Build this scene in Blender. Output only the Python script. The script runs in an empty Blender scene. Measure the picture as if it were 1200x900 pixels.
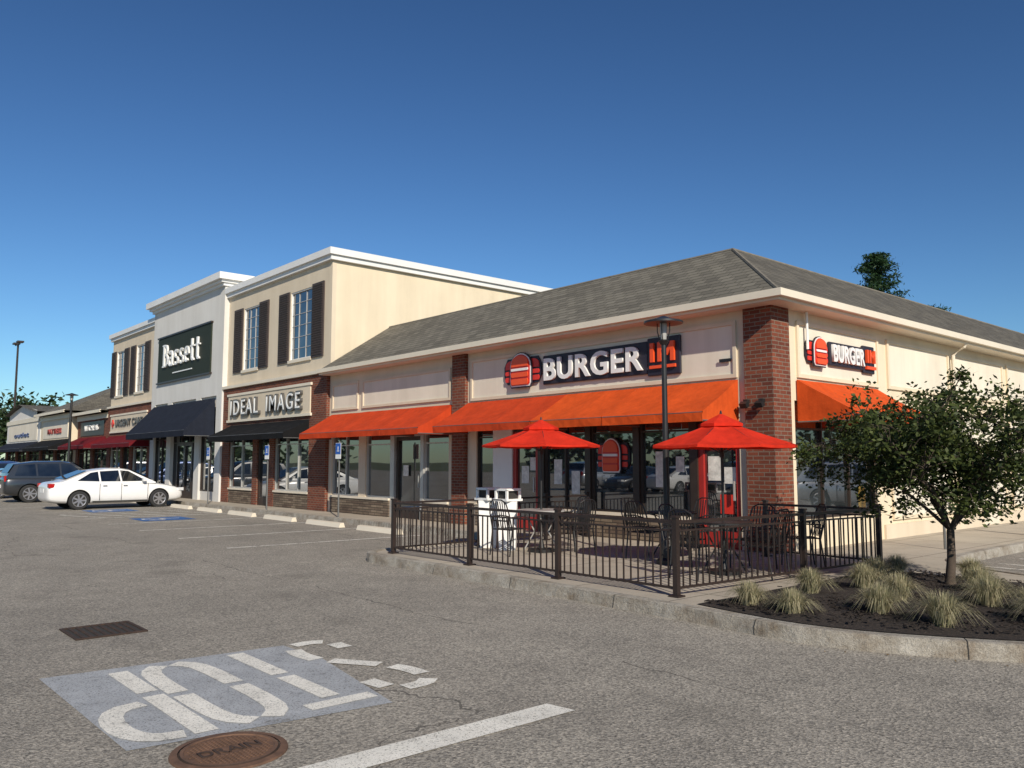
import bpy, bmesh, math, random
from mathutils import Vector, noise
R=random.Random(7)
scene=bpy.context.scene
scene.view_settings.view_transform='Standard'
scene.view_settings.look='None'
scene.view_settings.exposure=0
col=scene.collection
# ------------------------------------------------------------------ helpers
class MB:
    def __init__(s): s.v=[];s.f=[];s.m=[];s.mats=[]
    def mi(s,mat):
        if mat not in s.mats: s.mats.append(mat)
        return s.mats.index(mat)
    def face(s,pts,mat):
        i=len(s.v); s.v+= [tuple(p) for p in pts]; s.f.append(tuple(range(i,i+len(pts)))); s.m.append(s.mi(mat))
    def box(s,x0,x1,y0,y1,z0,z1,mat):
        x0,x1=sorted((x0,x1));y0,y1=sorted((y0,y1));z0,z1=sorted((z0,z1))
        i=len(s.v)
        s.v+=[(x0,y0,z0),(x1,y0,z0),(x1,y1,z0),(x0,y1,z0),(x0,y0,z1),(x1,y0,z1),(x1,y1,z1),(x0,y1,z1)]
        k=s.mi(mat)
        for f in ((0,3,2,1),(4,5,6,7),(0,1,5,4),(1,2,6,5),(2,3,7,6),(3,0,4,7)):
            s.f.append(tuple(i+a for a in f)); s.m.append(k)
    def obox(s,c,ax,ay,az,mat):
        c=Vector(c);ax=Vector(ax);ay=Vector(ay);az=Vector(az);i=len(s.v)
        for z in(-1,1):
            for a,b in((-1,-1),(1,-1),(1,1),(-1,1)):
                s.v.append(tuple(c+ax*a+ay*b+az*z))
        k=s.mi(mat)
        for f in ((0,3,2,1),(4,5,6,7),(0,1,5,4),(1,2,6,5),(2,3,7,6),(3,0,4,7)):
            s.f.append(tuple(i+a for a in f)); s.m.append(k)
    def tube(s,pts,rad,mat,n=8,cap=True):
        pts=[Vector(p) for p in pts]; k=s.mi(mat); rings=[]
        for j,p in enumerate(pts):
            d=(pts[min(j+1,len(pts)-1)]-pts[max(j-1,0)])
            if d.length<1e-6: d=Vector((0,0,1))
            d.normalize()
            a=d.cross(Vector((0,0,1)) if abs(d.z)<.95 else Vector((1,0,0))).normalized(); b=d.cross(a)
            r=rad[j] if isinstance(rad,(list,tuple)) else rad
            i=len(s.v)
            for q in range(n):
                t=2*math.pi*q/n; s.v.append(tuple(p+a*math.cos(t)*r+b*math.sin(t)*r))
            rings.append(i)
        for j in range(len(rings)-1):
            for q in range(n):
                s.f.append((rings[j]+q,rings[j]+(q+1)%n,rings[j+1]+(q+1)%n,rings[j+1]+q)); s.m.append(k)
        if cap:
            s.f.append(tuple(rings[0]+q for q in range(n))[::-1]); s.m.append(k)
            s.f.append(tuple(rings[-1]+q for q in range(n))); s.m.append(k)
    def prism(s,poly,z0,z1,mat,mside=None):
        n=len(poly)
        s.face([(p[0],p[1],z1) for p in poly],mat)
        for i in range(n):
            a=poly[i];b=poly[(i+1)%n]
            s.face([(a[0],a[1],z0),(b[0],b[1],z0),(b[0],b[1],z1),(a[0],a[1],z1)],mside or mat)
    def build(s,name,parent=None,smooth=False,bevel=0,recalc=True):
        me=bpy.data.meshes.new(name); me.from_pydata(s.v,[],s.f)
        for m in s.mats: me.materials.append(m)
        me.polygons.foreach_set('material_index',s.m); me.update()
        if recalc:
            bm=bmesh.new(); bm.from_mesh(me); bmesh.ops.recalc_face_normals(bm,faces=bm.faces); bm.to_mesh(me); bm.free()
        if smooth:
            me.polygons.foreach_set('use_smooth',[True]*len(me.polygons))
            try: me.set_sharp_from_angle(angle=math.radians(40))
            except Exception: pass
        o=bpy.data.objects.new(name,me); col.objects.link(o)
        if parent: o.parent=parent
        if bevel:
            b=o.modifiers.new('b','BEVEL'); b.width=bevel; b.segments=2; b.limit_method='ANGLE'
        return o
def empty(name,loc=(0,0,0)):
    e=bpy.data.objects.new(name,None); e.location=loc; col.objects.link(e); return e

# ------------------------------------------------------------------ materials
def newmat(name):
    m=bpy.data.materials.new(name); m.use_nodes=True; nt=m.node_tree
    b=nt.nodes['Principled BSDF']; return m,nt,b
def N(nt,t,**kw):
    n=nt.nodes.new(t)
    for k,v in kw.items(): setattr(n,k,v)
    return n
def noi(nt,vec,scale,detail=4,rough=.6):
    n=N(nt,'ShaderNodeTexNoise'); n.inputs['Scale'].default_value=scale; n.inputs['Detail'].default_value=detail; n.inputs['Roughness'].default_value=rough
    if vec: nt.links.new(vec,n.inputs['Vector'])
    return n.outputs['Fac']
def ramp(nt,fac,stops):
    r=N(nt,'ShaderNodeValToRGB'); e=r.color_ramp.elements
    e[0].position=stops[0][0]; e[0].color=(*stops[0][1],1); e[1].position=stops[-1][0]; e[1].color=(*stops[-1][1],1)
    for p,c in stops[1:-1]:
        x=e.new(p); x.color=(*c,1)
    nt.links.new(fac,r.inputs[0]); return r.outputs[0]
def mix(nt,a,b,fac,mode='MIX'):
    m=N(nt,'ShaderNodeMix',data_type='RGBA',blend_type=mode)
    for s,v in ((m.inputs[6],a),(m.inputs[7],b)):
        if isinstance(v,(tuple,list)): s.default_value=(*v,1) if len(v)==3 else v
        else: nt.links.new(v,s)
    if isinstance(fac,(int,float)): m.inputs[0].default_value=fac
    else: nt.links.new(fac,m.inputs[0])
    return m.outputs[2]
def mth(nt,op,a,b=None,clamp=False):
    m=N(nt,'ShaderNodeMath',operation=op); m.use_clamp=clamp
    for i,v in enumerate((a,b)):
        if v is None: continue
        if isinstance(v,(int,float)): m.inputs[i].default_value=v
        else: nt.links.new(v,m.inputs[i])
    return m.outputs[0]
def bump(nt,b,h,strength=.3,dist=.01):
    n=N(nt,'ShaderNodeBump'); n.inputs['Strength'].default_value=strength; n.inputs['Distance'].default_value=dist
    nt.links.new(h,n.inputs['Height']); nt.links.new(n.outputs[0],b.inputs['Normal'])
def ocoord(nt): return N(nt,'ShaderNodeTexCoord').outputs['Object']
def sc(c,k): return tuple(min(1,x*k) for x in c)
def simple(name,c,rough=.7,var=.12,vs=3,bs=60,bp=.15,metal=0,spec=.5,coat=0,streak=False):
    m,nt,b=newmat(name); oc=ocoord(nt)
    if streak:
        mp=N(nt,'ShaderNodeMapping'); mp.inputs['Scale'].default_value=(1.3,1.3,.12); nt.links.new(oc,mp.inputs[0]); 
        f2=noi(nt,mp.outputs[0],vs*2,6,.65)
    f=noi(nt,oc,vs,6,.65)
    cc=ramp(nt,f,[(.3,sc(c,1-var)),(.7,sc(c,1+var))])
    if streak: cc=mix(nt,cc,ramp(nt,f2,[(.35,(.74,.72,.68)),(.62,(1,1,1))]),.35,'MULTIPLY')
    nt.links.new(cc,b.inputs['Base Color'])
    b.inputs['Roughness'].default_value=rough; b.inputs['Metallic'].default_value=metal
    b.inputs['Specular IOR Level'].default_value=spec
    if coat: b.inputs['Coat Weight'].default_value=coat; b.inputs['Coat Roughness'].default_value=.04
    if bp: bump(nt,b,noi(nt,oc,bs,3,.6),bp,.005)
    return m
def brickmat(name,c1,c2,mortar,bw,rh,ms,mode='wall',rough=.85,bp=.5,off=.5,var=.35,bias=0.0):
    m,nt,b=newmat(name); oc=ocoord(nt)
    sp=N(nt,'ShaderNodeSeparateXYZ'); nt.links.new(oc,sp.inputs[0])
    cb=N(nt,'ShaderNodeCombineXYZ')
    if mode=='wall':
        nt.links.new(mth(nt,'ADD',sp.outputs[0],sp.outputs[1]),cb.inputs[0]); nt.links.new(sp.outputs[2],cb.inputs[1])
    elif mode=='rx': nt.links.new(sp.outputs[0],cb.inputs[0]); nt.links.new(sp.outputs[2],cb.inputs[1])
    elif mode=='ry': nt.links.new(sp.outputs[1],cb.inputs[0]); nt.links.new(sp.outputs[2],cb.inputs[1])
    elif mode=='flat': nt.links.new(sp.outputs[0],cb.inputs[0]); nt.links.new(sp.outputs[1],cb.inputs[1])
    t=N(nt,'ShaderNodeTexBrick'); t.offset=off; nt.links.new(cb.outputs[0],t.inputs['Vector'])
    t.inputs['Color1'].default_value=(*c1,1); t.inputs['Color2'].default_value=(*c2,1); t.inputs['Mortar'].default_value=(*mortar,1)
    t.inputs['Scale'].default_value=1; t.inputs['Brick Width'].default_value=bw; t.inputs['Row Height'].default_value=rh
    t.inputs['Mortar Size'].default_value=ms; t.inputs['Mortar Smooth'].default_value=.2; t.inputs['Bias'].default_value=bias
    f=noi(nt,oc,1.1,8,.7)
    c=mix(nt,t.outputs['Color'],ramp(nt,f,[(.3,(1-var,)*3),(.7,(1,1,1))]),1,'MULTIPLY')
    f=noi(nt,oc,45,3,.7)
    c=mix(nt,c,ramp(nt,f,[(.3,(1-var*.7,)*3),(.7,(1,1,1))]),1,'MULTIPLY')
    nt.links.new(c,b.inputs['Base Color']); b.inputs['Roughness'].default_value=rough; b.inputs['Specular IOR Level'].default_value=.25
    h=mth(nt,'SUBTRACT',1,t.outputs['Fac']); h=mth(nt,'ADD',h,mth(nt,'MULTIPLY',noi(nt,oc,60,3),.5))
    bump(nt,b,h,bp,.01)
    return m
BRICK=brickmat('red_brick',(.30,.085,.045),(.17,.05,.032),(.26,.20,.15),.215,.072,.009)
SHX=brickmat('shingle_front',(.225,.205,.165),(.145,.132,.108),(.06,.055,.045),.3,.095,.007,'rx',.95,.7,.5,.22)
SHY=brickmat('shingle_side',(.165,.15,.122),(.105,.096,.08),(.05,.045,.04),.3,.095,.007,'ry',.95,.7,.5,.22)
STONE=brickmat('ledge_stone',(.36,.28,.2),(.17,.12,.09),(.07,.06,.05),.33,.075,.008,'wall',.9,.9,.37,.4)
CONC=brickmat('concrete_walk',(.52,.46,.37),(.48,.42,.34),(.18,.16,.13),1.5,1.5,.012,'flat',.9,.3,0,.25)
STUC=simple('beige_stucco',(.67,.57,.43),.9,.05,.6,120,.25,streak=True)
STUC2=simple('cream_stucco',(.74,.63,.46),.9,.05,.6,120,.25,streak=True)
STUW=simple('white_stucco',(.68,.66,.62),.9,.05,.6,120,.25,streak=True)
PANEL=simple('pale_sign_band',(.74,.67,.55),.85,.05,.8,120,.15,streak=True)
TRIM=simple('cream_trim',(.72,.64,.51),.55,.06,1,80,.05)
WTRIM=simple('white_trim',(.76,.75,.72),.5,.05,1,80,.05)
MUNT=simple('grey_window_muntin',(.42,.42,.42),.5,.05,1,80,.05)
BLACK=simple('black_metal',(.018,.017,.017),.42,.2,4,90,.1)
FENCE=simple('dark_brown_railing',(.03,.02,.017),.38,.2,4,90,.1)
BRONZE=simple('bronze_frame',(.05,.035,.028),.4,.2,4,90,.05,metal=.3)
SHUT=simple('dark_shutter',(.05,.036,.032),.6,.15,4,90,.05)
ALU=simple('aluminium_frame',(.5,.49,.46),.4,.08,3,80,.03,metal=.4)
REDP=simple('red_door_paint',(.36,.025,.02),.4,.08,3,60,.03)
WHITE=simple('white_plastic',(.80,.79,.76),.4,.06,3,60,.03)
ORL=simple('orange_sign_face',(.80,.09,.02),.4,.05,3,60,.0)
REDL=simple('red_sign_face',(.66,.035,.02),.4,.05,3,60,.0)
DKSIGN=simple('dark_green_sign_board',(.028,.034,.022),.6,.1,2,60,.0,spec=.2)
SIGNBK=simple('navy_sign_backing',(.02,.018,.03),.5,.1,2,60,.0)
BLUE=simple('blue_sign',(.02,.1,.42),.4,.05,2,60,.0)
GALV=simple('galvanised_steel',(.16,.16,.155),.5,.12,5,60,.05,metal=.4)
YEL=simple('yellow_paint',(.75,.45,.03),.5,.08,5,60,.05)
RUB=simple('tyre_rubber',(.02,.02,.02),.85,.15,8,60,.1)
RIM=simple('wheel_alloy',(.5,.5,.52),.3,.05,5,60,0,metal=.8)
BARK=simple('bark',(.075,.055,.04),.95,.35,12,40,.8)
POSTER=simple('poster_paper',(.7,.68,.62),.5,.3,9,60,0)
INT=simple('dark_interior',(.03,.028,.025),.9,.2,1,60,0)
CAPM=simple('ridge_shingle',(.17,.15,.12),.95,.25,6,40,.6)
def fabric(name,c,tl=.25):
    m,nt,b=newmat(name); oc=ocoord(nt)
    f=noi(nt,oc,2.2,6,.7); cc=ramp(nt,f,[(.3,sc(c,.80)),(.7,sc(c,1.08))])
    mp=N(nt,'ShaderNodeMapping'); mp.inputs['Scale'].default_value=(3,3,.4); nt.links.new(oc,mp.inputs[0])
    cc=mix(nt,cc,ramp(nt,noi(nt,mp.outputs[0],2.5,5,.7),[(.35,(.78,.76,.74)),(.6,(1,1,1))]),.6,'MULTIPLY')
    nt.links.new(cc,b.inputs['Base Color']); b.inputs['Roughness'].default_value=.85; b.inputs['Specular IOR Level'].default_value=.15
    bump(nt,b,noi(nt,oc,4,4,.6),.45,.04)
    tr=N(nt,'ShaderNodeBsdfTranslucent'); nt.links.new(cc,tr.inputs[0]); ms=N(nt,'ShaderNodeMixShader'); ms.inputs[0].default_value=tl
    nt.links.new(b.outputs[0],ms.inputs[1]); nt.links.new(tr.outputs[0],ms.inputs[2]); nt.links.new(ms.outputs[0],nt.nodes['Material Output'].inputs[0])
    return m
ORANGE=fabric('orange_canvas',(.72,.098,.018),.15); DORANGE=fabric('deep_orange_canvas',(.62,.066,.018),.15); REDF=fabric('red_canvas',(.84,.045,.02),.3); NAVY=fabric('navy_canvas',(.018,.022,.035),.05); BLKF=fabric('black_canvas',(.012,.012,.013),.05); MAROON=fabric('maroon_canvas',(.16,.012,.018),.1)
def glassm(name,base=(.012,.016,.018),ior=2.0,rough=.015):
    m,nt,b=newmat(name); oc=ocoord(nt)
    f=noi(nt,oc,1.3,3,.5); nt.links.new(ramp(nt,f,[(.35,sc(base,.4)),(.7,sc(base,2.4))]),b.inputs['Base Color'])
    b.inputs['Roughness'].default_value=rough; b.inputs['IOR'].default_value=ior
    bump(nt,b,noi(nt,oc,.9,1,.3),.06,.02)
    return m
GLASS=glassm('window_glass',(.02,.024,.026),ior=2.9); CGLASS=glassm('car_glass',(.01,.012,.014),1.9)
def asphalt():
    m,nt,b=newmat('asphalt'); oc=ocoord(nt)
    big=noi(nt,oc,.12,6,.6); mid=noi(nt,oc,1.1,9,.78); fine=noi(nt,oc,48,3,.8); sp=noi(nt,oc,120,2,.9)
    c=ramp(nt,big,[(.3,(.33,.305,.265)),(.7,(.43,.395,.34))])
    c=mix(nt,c,ramp(nt,mid,[(.3,(.68,.68,.69)),(.68,(1.0,1,1))]),1,'MULTIPLY')
    c=mix(nt,c,ramp(nt,fine,[(.34,(.35,.34,.33)),(.52,(1,1,1)),(.72,(1,1,1))]),1,'MULTIPLY')
    c=mix(nt,c,(.68,.61,.51),ramp(nt,sp,[(.60,(0,0,0)),(.74,(1,1,1))]))
    v=N(nt,'ShaderNodeTexVoronoi'); v.inputs['Scale'].default_value=55; nt.links.new(oc,v.inputs['Vector'])
    c=mix(nt,c,ramp(nt,v.outputs['Color'],[(.1,(.5,.5,.5)),(.9,(1.4,1.37,1.32))]),.85,'MULTIPLY')
    sp3=N(nt,'ShaderNodeSeparateXYZ'); nt.links.new(oc,sp3.inputs[0])
    wob=mth(nt,'MULTIPLY',noi(nt,oc,.9,5,.6),.5)
    yy=mth(nt,'ADD',sp3.outputs[1],wob); fr=mth(nt,'FRACT',mth(nt,'DIVIDE',mth(nt,'ADD',yy,200.6),4.3))
    seam=mth(nt,'MULTIPLY',mth(nt,'LESS_THAN',fr,.0045),mth(nt,'GREATER_THAN',noi(nt,oc,.45,4,.6),.47))
    c=mix(nt,c,(.05,.045,.04),mth(nt,'MULTIPLY',seam,.6))
    ds=N(nt,'ShaderNodeTexNoise'); ds.inputs['Scale'].default_value=1.2; ds.inputs['Detail'].default_value=6; nt.links.new(oc,ds.inputs['Vector'])
    vm=N(nt,'ShaderNodeVectorMath',operation='MULTIPLY_ADD'); vm.inputs[1].default_value=(1.1,1.1,0); nt.links.new(ds.outputs['Color'],vm.inputs[0]); nt.links.new(oc,vm.inputs[2])
    vc=N(nt,'ShaderNodeTexVoronoi',feature='DISTANCE_TO_EDGE'); vc.inputs['Scale'].default_value=.21; nt.links.new(vm.outputs[0],vc.inputs['Vector'])
    cr=mth(nt,'LESS_THAN',vc.outputs['Distance'],.0016)
    msk=mth(nt,'GREATER_THAN',noi(nt,oc,.25,3,.5),.52)
    c=mix(nt,c,(.07,.063,.055),mth(nt,'MULTIPLY',mth(nt,'MULTIPLY',cr,msk),.7))
    st=noi(nt,oc,.8,3,.4); c=mix(nt,c,(.13,.118,.10),mth(nt,'MULTIPLY',ramp(nt,st,[(.62,(0,0,0)),(.76,(1,1,1))]),.45))
    nt.links.new(c,b.inputs['Base Color']); b.inputs['Roughness'].default_value=.9; b.inputs['Specular IOR Level'].default_value=.2
    h=mth(nt,'ADD',v.outputs['Distance'],mth(nt,'MULTIPLY',fine,1.2)); bump(nt,b,h,.7,.006)
    return m
ASPH=asphalt()
def granite():
    m,nt,b=newmat('granite_kerb'); oc=ocoord(nt)
    c=ramp(nt,noi(nt,oc,3,8,.7),[(.3,(.22,.165,.11)),(.5,(.38,.34,.28)),(.7,(.54,.50,.43))])
    c=mix(nt,c,ramp(nt,noi(nt,oc,90,2,.8),[(.35,(.5,.5,.5)),(.6,(1,1,1))]),.8,'MULTIPLY')
    nt.links.new(c,b.inputs['Base Color']); b.inputs['Roughness'].default_value=.9; bump(nt,b,noi(nt,oc,18,6,.75),.9,.03); return m
GRAN=granite()
def mulch():
    m,nt,b=newmat('bark_mulch'); oc=ocoord(nt)
    c=ramp(nt,noi(nt,oc,38,6,.8),[(.35,(.012,.009,.008)),(.55,(.05,.036,.028)),(.72,(.14,.10,.075))])
    nt.links.new(c,b.inputs['Base Color']); b.inputs['Roughness'].default_value=.95; bump(nt,b,noi(nt,oc,45,5,.8),1,.04); return m
MULCH=mulch()
def leafm(name,c1,c2,tr=.25):
    m,nt,b=newmat(name); g=N(nt,'ShaderNodeNewGeometry'); 
    cc=ramp(nt,g.outputs['Random Per Island'],[(0,c1),(1,c2)]); nt.links.new(cc,b.inputs['Base Color']); b.inputs['Roughness'].default_value=.6; b.inputs['Specular IOR Level'].default_value=.3
    t=N(nt,'ShaderNodeBsdfTranslucent'); nt.links.new(cc,t.inputs[0]); ms=N(nt,'ShaderNodeMixShader'); ms.inputs[0].default_value=tr
    nt.links.new(b.outputs[0],ms.inputs[1]); nt.links.new(t.outputs[0],ms.inputs[2]); nt.links.new(ms.outputs[0],nt.nodes['Material Output'].inputs[0]); return m
LEAF=leafm('leaf',(.016,.03,.008),(.08,.10,.022),.22); PINE=leafm('needles',(.008,.025,.01),(.03,.07,.02),.1); LEAFB=leafm('distant_leaf',(.012,.026,.008),(.035,.06,.018),.1)
GRASS=leafm('grass_blade',(.16,.17,.085),(.58,.50,.32),.3)
def worn(name,c,lo,hi,sc1=5):
    m,nt,b=newmat(name); oc=ocoord(nt); f=noi(nt,oc,sc1,8,.8); f2=noi(nt,oc,70,3,.8)
    a=mth(nt,'MULTIPLY',ramp(nt,f,[(lo,(0,0,0)),(hi,(1,1,1))]),ramp(nt,f2,[(.34,(.15,.15,.15)),(.46,(1,1,1))]))
    nt.links.new(ramp(nt,noi(nt,oc,2.5,6,.7),[(.3,sc(c,.72)),(.65,c)]),b.inputs['Base Color']); b.inputs['Roughness'].default_value=.75
    bump(nt,b,noi(nt,oc,60,3,.8),.6,.006)
    nt.links.new(a,b.inputs['Alpha']); return m
PAINT=worn('road_paint',(.84,.80,.71),.28,.42); PAINT2=worn('old_line_paint',(.78,.74,.66),.34,.5); PATCH=worn('grey_patch_paint',(.42,.43,.44),.24,.42); BPAINT=worn('blue_road_paint',(.05,.16,.42),.3,.45)
RUST=simple('rusty_iron',(.13,.07,.042),.85,.35,9,50,.5)
RUSTD=simple('dark_iron',(.045,.026,.018),.9,.3,9,50,.5)
def carpaint(n,c,metal=0): return simple(n,c,.3,.02,2,60,0,metal=metal,coat=1)
CW=carpaint('white_paint',(.80,.79,.77)); CD=carpaint('charcoal_paint',(.03,.032,.036),.3); CS=carpaint('silver_paint',(.42,.43,.45),.5); CB=carpaint('blue_paint',(.02,.05,.16),.3); CR=carpaint('maroon_paint',(.2,.02,.02),.2)
HEADL=simple('lamp_lens',(.7,.7,.7),.1,.02,2,60,0,spec=.8); TAIL=simple('tail_lens',(.4,.01,.01),.15,.02,2,60,0)

# ------------------------------------------------------------------ facade frames
class Fr:
    def __init__(s,o,sv,n): s.o=Vector((o[0],o[1],0)); s.s=Vector((sv[0],sv[1],0)); s.n=Vector((n[0],n[1],0))
    def p(s,a,d,z): v=s.o+s.s*a+s.n*d; return Vector((v.x,v.y,z))
    def box(s,mb,a0,a1,d0,d1,z0,z1,mat):
        p=s.p(a0,d0,z0);q=s.p(a1,d1,z1); mb.box(p.x,q.x,p.y,q.y,p.z,q.z,mat)
FRONT=Fr((0,0),(1,0),(0,-1)); SIDE=Fr((-.3,0),(0,1),(1,0))
def text(fr,body,a0,a1,z0,z1,d,mat,name,parent,ext=.05,bold=.02,space=1.0):
    cu=bpy.data.curves.new('t','FONT'); cu.body=body; cu.size=1; cu.extrude=.5; cu.offset=bold; cu.resolution_u=4; cu.space_character=space
    o=bpy.data.objects.new('t',cu); col.objects.link(o); bpy.context.view_layer.update()
    me=bpy.data.meshes.new_from_object(o.evaluated_get(bpy.context.evaluated_depsgraph_get())); bpy.data.objects.remove(o)
    xs=[v.co.x for v in me.vertices]; ys=[v.co.y for v in me.vertices]; x0,x1,y0,y1=min(xs),max(xs),min(ys),max(ys)
    for v in me.vertices:
        a=a0+(v.co.x-x0)/(x1-x0)*(a1-a0); z=z0+(v.co.y-y0)/(y1-y0)*(z1-z0); dd=d+(v.co.z+.5)*ext
        v.co=fr.p(a,dd,z)
    me.materials.clear(); me.materials.append(mat); me.name=name
    ob=bpy.data.objects.new(name,me); col.objects.link(ob); ob.parent=parent; return ob
# slab-serif lettering made of strokes: unit boxes (x 0..1, y 0..1)
def serif_word(fr,a0,a1,z0,z1,d,mat,name,parent,ext=.07):
    mb=MB(); W=6.3; sx=(a1-a0)/W; H=z1-z0
    def arcp(cx,cy,rx,ry,t0,t1,n=9): return [(cx+rx*math.cos(math.radians(t0+(t1-t0)*i/n)),cy+ry*math.sin(math.radians(t0+(t1-t0)*i/n))) for i in range(n+1)]
    idx=[0]
    def st(x0,pts,w=.17):
        P=[Vector(((x0+x)*sx,y*H)) for x,y in pts]; L=[];Q=[]; w=w*sx
        for i,p in enumerate(P):
            dd=(P[min(i+1,len(P)-1)]-P[max(i-1,0)]).normalized(); n=Vector((-dd.y,dd.x)); k=.62 if abs(dd.x)>.8 else 1.0
            L.append(p+n*w/2*k);Q.append(p-n*w/2*k)
        idx[0]+=1; e=d+ext+.0015*(idx[0]%5)
        def V(p,dd): return fr.p(a0+p.x,dd,z0+p.y)
        for i in range(len(P)-1):
            mb.face([V(L[i],e),V(Q[i],e),V(Q[i+1],e),V(L[i+1],e)],mat)
            mb.face([V(L[i],d),V(L[i+1],d),V(L[i+1],e),V(L[i],e)],mat); mb.face([V(Q[i],d),V(Q[i+1],d),V(Q[i+1],e),V(Q[i],e)],mat)
        for i in (0,-1): mb.face([V(L[i],d),V(Q[i],d),V(Q[i],e),V(L[i],e)],mat)
    # B
    st(0,[(.22,.0),(.22,1)],.22); st(0,[(0,.04),(.5,.04)],.13); st(0,[(0,.96),(.45,.96)],.13); st(0,arcp(.45,.75,.32,.21,90,-90)); st(0,arcp(.48,.29,.4,.25,90,-90),.2)
    def a_(x): st(x,[(.62,.0),(.62,.45)]+arcp(.38,.45,.24,.2,0,150,6),.18); st(x,[(.55,.05),(.85,.05)],.12); st(x,arcp(.36,.2,.26,.17,60,330,9),.16)
    def s_(x): st(x,arcp(.4,.48,.25,.15,30,240,7)+arcp(.4,.18,.27,.15,80,-150,8),.17)
    def t_(x): st(x,[(.35,.92),(.35,.2)]+arcp(.55,.2,.2,.16,180,300,5),.19); st(x,[(.08,.62),(.72,.62)],.13)
    def e_(x): st(x,[(.15,.34),(.68,.34)]+arcp(.41,.34,.28,.3,0,310,12),.17)
    a_(1.02); s_(1.98); s_(2.82); e_(3.66); t_(4.52); t_(5.36)
    return mb.build(name,parent,recalc=False)
def im_letters(fr,a0,a1,z0,z1,d,parent):
    mb=MB(); w=a1-a0; t=w*.15
    fr.box(mb,a0,a0+t,d,d+.05,z0,z1,ORL)
    m0=a0+w*.32; fr.box(mb,m0,m0+t,d,d+.05,z0,z1,ORL); fr.box(mb,a1-t,a1,d,d+.05,z0,z1,ORL); c=(m0+a1)/2
    for x in (m0+t*.5,a1-t*.5):
        A=fr.p(x,d+.024,z1-t*.3);B=fr.p(c,d+.024,z0+(z1-z0)*.35); v=(B-A)/2; u=v.cross(fr.n).normalized()*t*.42
        mb.obox((A+B)/2,v,u,fr.n*.0235,ORL)
    fr.box(mb,a0-.02,a1+.02,d,d+.045,z0-.13,z0-.07,ORL)
    mb.build('orange_letters',parent)
def window(mb,fr,a0,a1,z0,z1,nv=1,nh=(),fm=BRONZE,d=-.1,fw=.05,glass=None,mm=None):
    g=glass or GLASS; mm=mm or fm; mw=fw if mm is fm else .028
    mb.face([fr.p(a0,d,z0),fr.p(a1,d,z0),fr.p(a1,d,z1),fr.p(a0,d,z1)],g)
    fr.box(mb,a0,a0+fw,d+.003,d+.06,z0,z1,fm); fr.box(mb,a1-fw,a1,d+.003,d+.06,z0,z1,fm)
    fr.box(mb,a0+fw,a1-fw,d+.003,d+.058,z0,z0+fw,fm); fr.box(mb,a0+fw,a1-fw,d+.003,d+.058,z1-fw,z1,fm)
    for i in range(1,nv):
        c=a0+(a1-a0)*i/nv; fr.box(mb,c-mw*.4,c+mw*.4,d+.003,d+.025 if mm is not fm else d+.055,z0+fw,z1-fw,mm)
    for h in nh: fr.box(mb,a0+fw,a1-fw,d+.003,d+.022 if mm is not fm else d+.052,h-mw*.35,h+mw*.35,mm)
def door(mb,fr,a0,a1,z0,z1,fm=BRONZE,d=-.1):
    window(mb,fr,a0,a1,z0,z1,1,(),fm,d,.11); fr.box(mb,a0+.11,a1-.11,d+.003,d+.056,z0+.11,z0+.3,fm)
    fr.box(mb,a1-.16,a1-.13,d+.07,d+.1,1.0,1.35,ALU)
def awning(mb,fr,a0,a1,zt,zb,dep,val,mat,nseg=None):
    n=max(2,int((a1-a0)/.2)); k=6
    def pt(i,j):
        a=a0+(a1-a0)*i/n; t=j/k
        rib=abs(math.sin(math.pi*(a-a0)/1.15))
        sag=-.035*math.sin(math.pi*t)*(.4+rib)+.008*noise.noise(Vector((a*2,t*3,dep)))
        return fr.p(a,.03+dep*t,zt+(zb-zt)*t+sag)
    for i in range(n):
        for j in range(k): mb.face([pt(i,j),pt(i+1,j),pt(i+1,j+1),pt(i,j+1)],mat)
        w0=.012*math.sin((a0+(a1-a0)*i/n)*5); w1=.012*math.sin((a0+(a1-a0)*(i+1)/n)*5)
        A=fr.p(a0+(a1-a0)*i/n,.03+dep+w0,zb-val);B=fr.p(a0+(a1-a0)*(i+1)/n,.03+dep+w1,zb-val)
        mb.face([pt(i,k),pt(i+1,k),B,A],mat)
    for i in (0,n):
        a=a0+(a1-a0)*i/n
        mb.face([fr.p(a,.03,zt),*[pt(i,j) for j in range(1,k+1)],fr.p(a,.03+dep,zb-val),fr.p(a,.03,zb-val)],mat)
    mb.tube([fr.p(a0,.02+dep,zb-.01),fr.p(a1,.02+dep,zb-.01)],.014,GALV,6)
    mb.tube([fr.p(a0,.03,zb-val+.02),fr.p(a0,.02+dep,zb-val+.02)],.014,GALV,6)
    mb.tube([fr.p(a1,.03,zb-val+.02),fr.p(a1,.02+dep,zb-val+.02)],.014,GALV,6)

# ------------------------------------------------------------------ ground
mb=MB(); s=900
mb.face([(-s,-s,-.02),(s,-s,-.02),(s,s,-.02),(-s,s,-.02)],simple('dry_grass',(.09,.10,.04),.95,.3,.1,8,.4)); mb.build('ground')
mb=MB(); mb.face([(-150,-75,0),(70,-75,0),(70,75,0),(-150,75,0)],ASPH); mb.build('parking_lot_asphalt')

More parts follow.
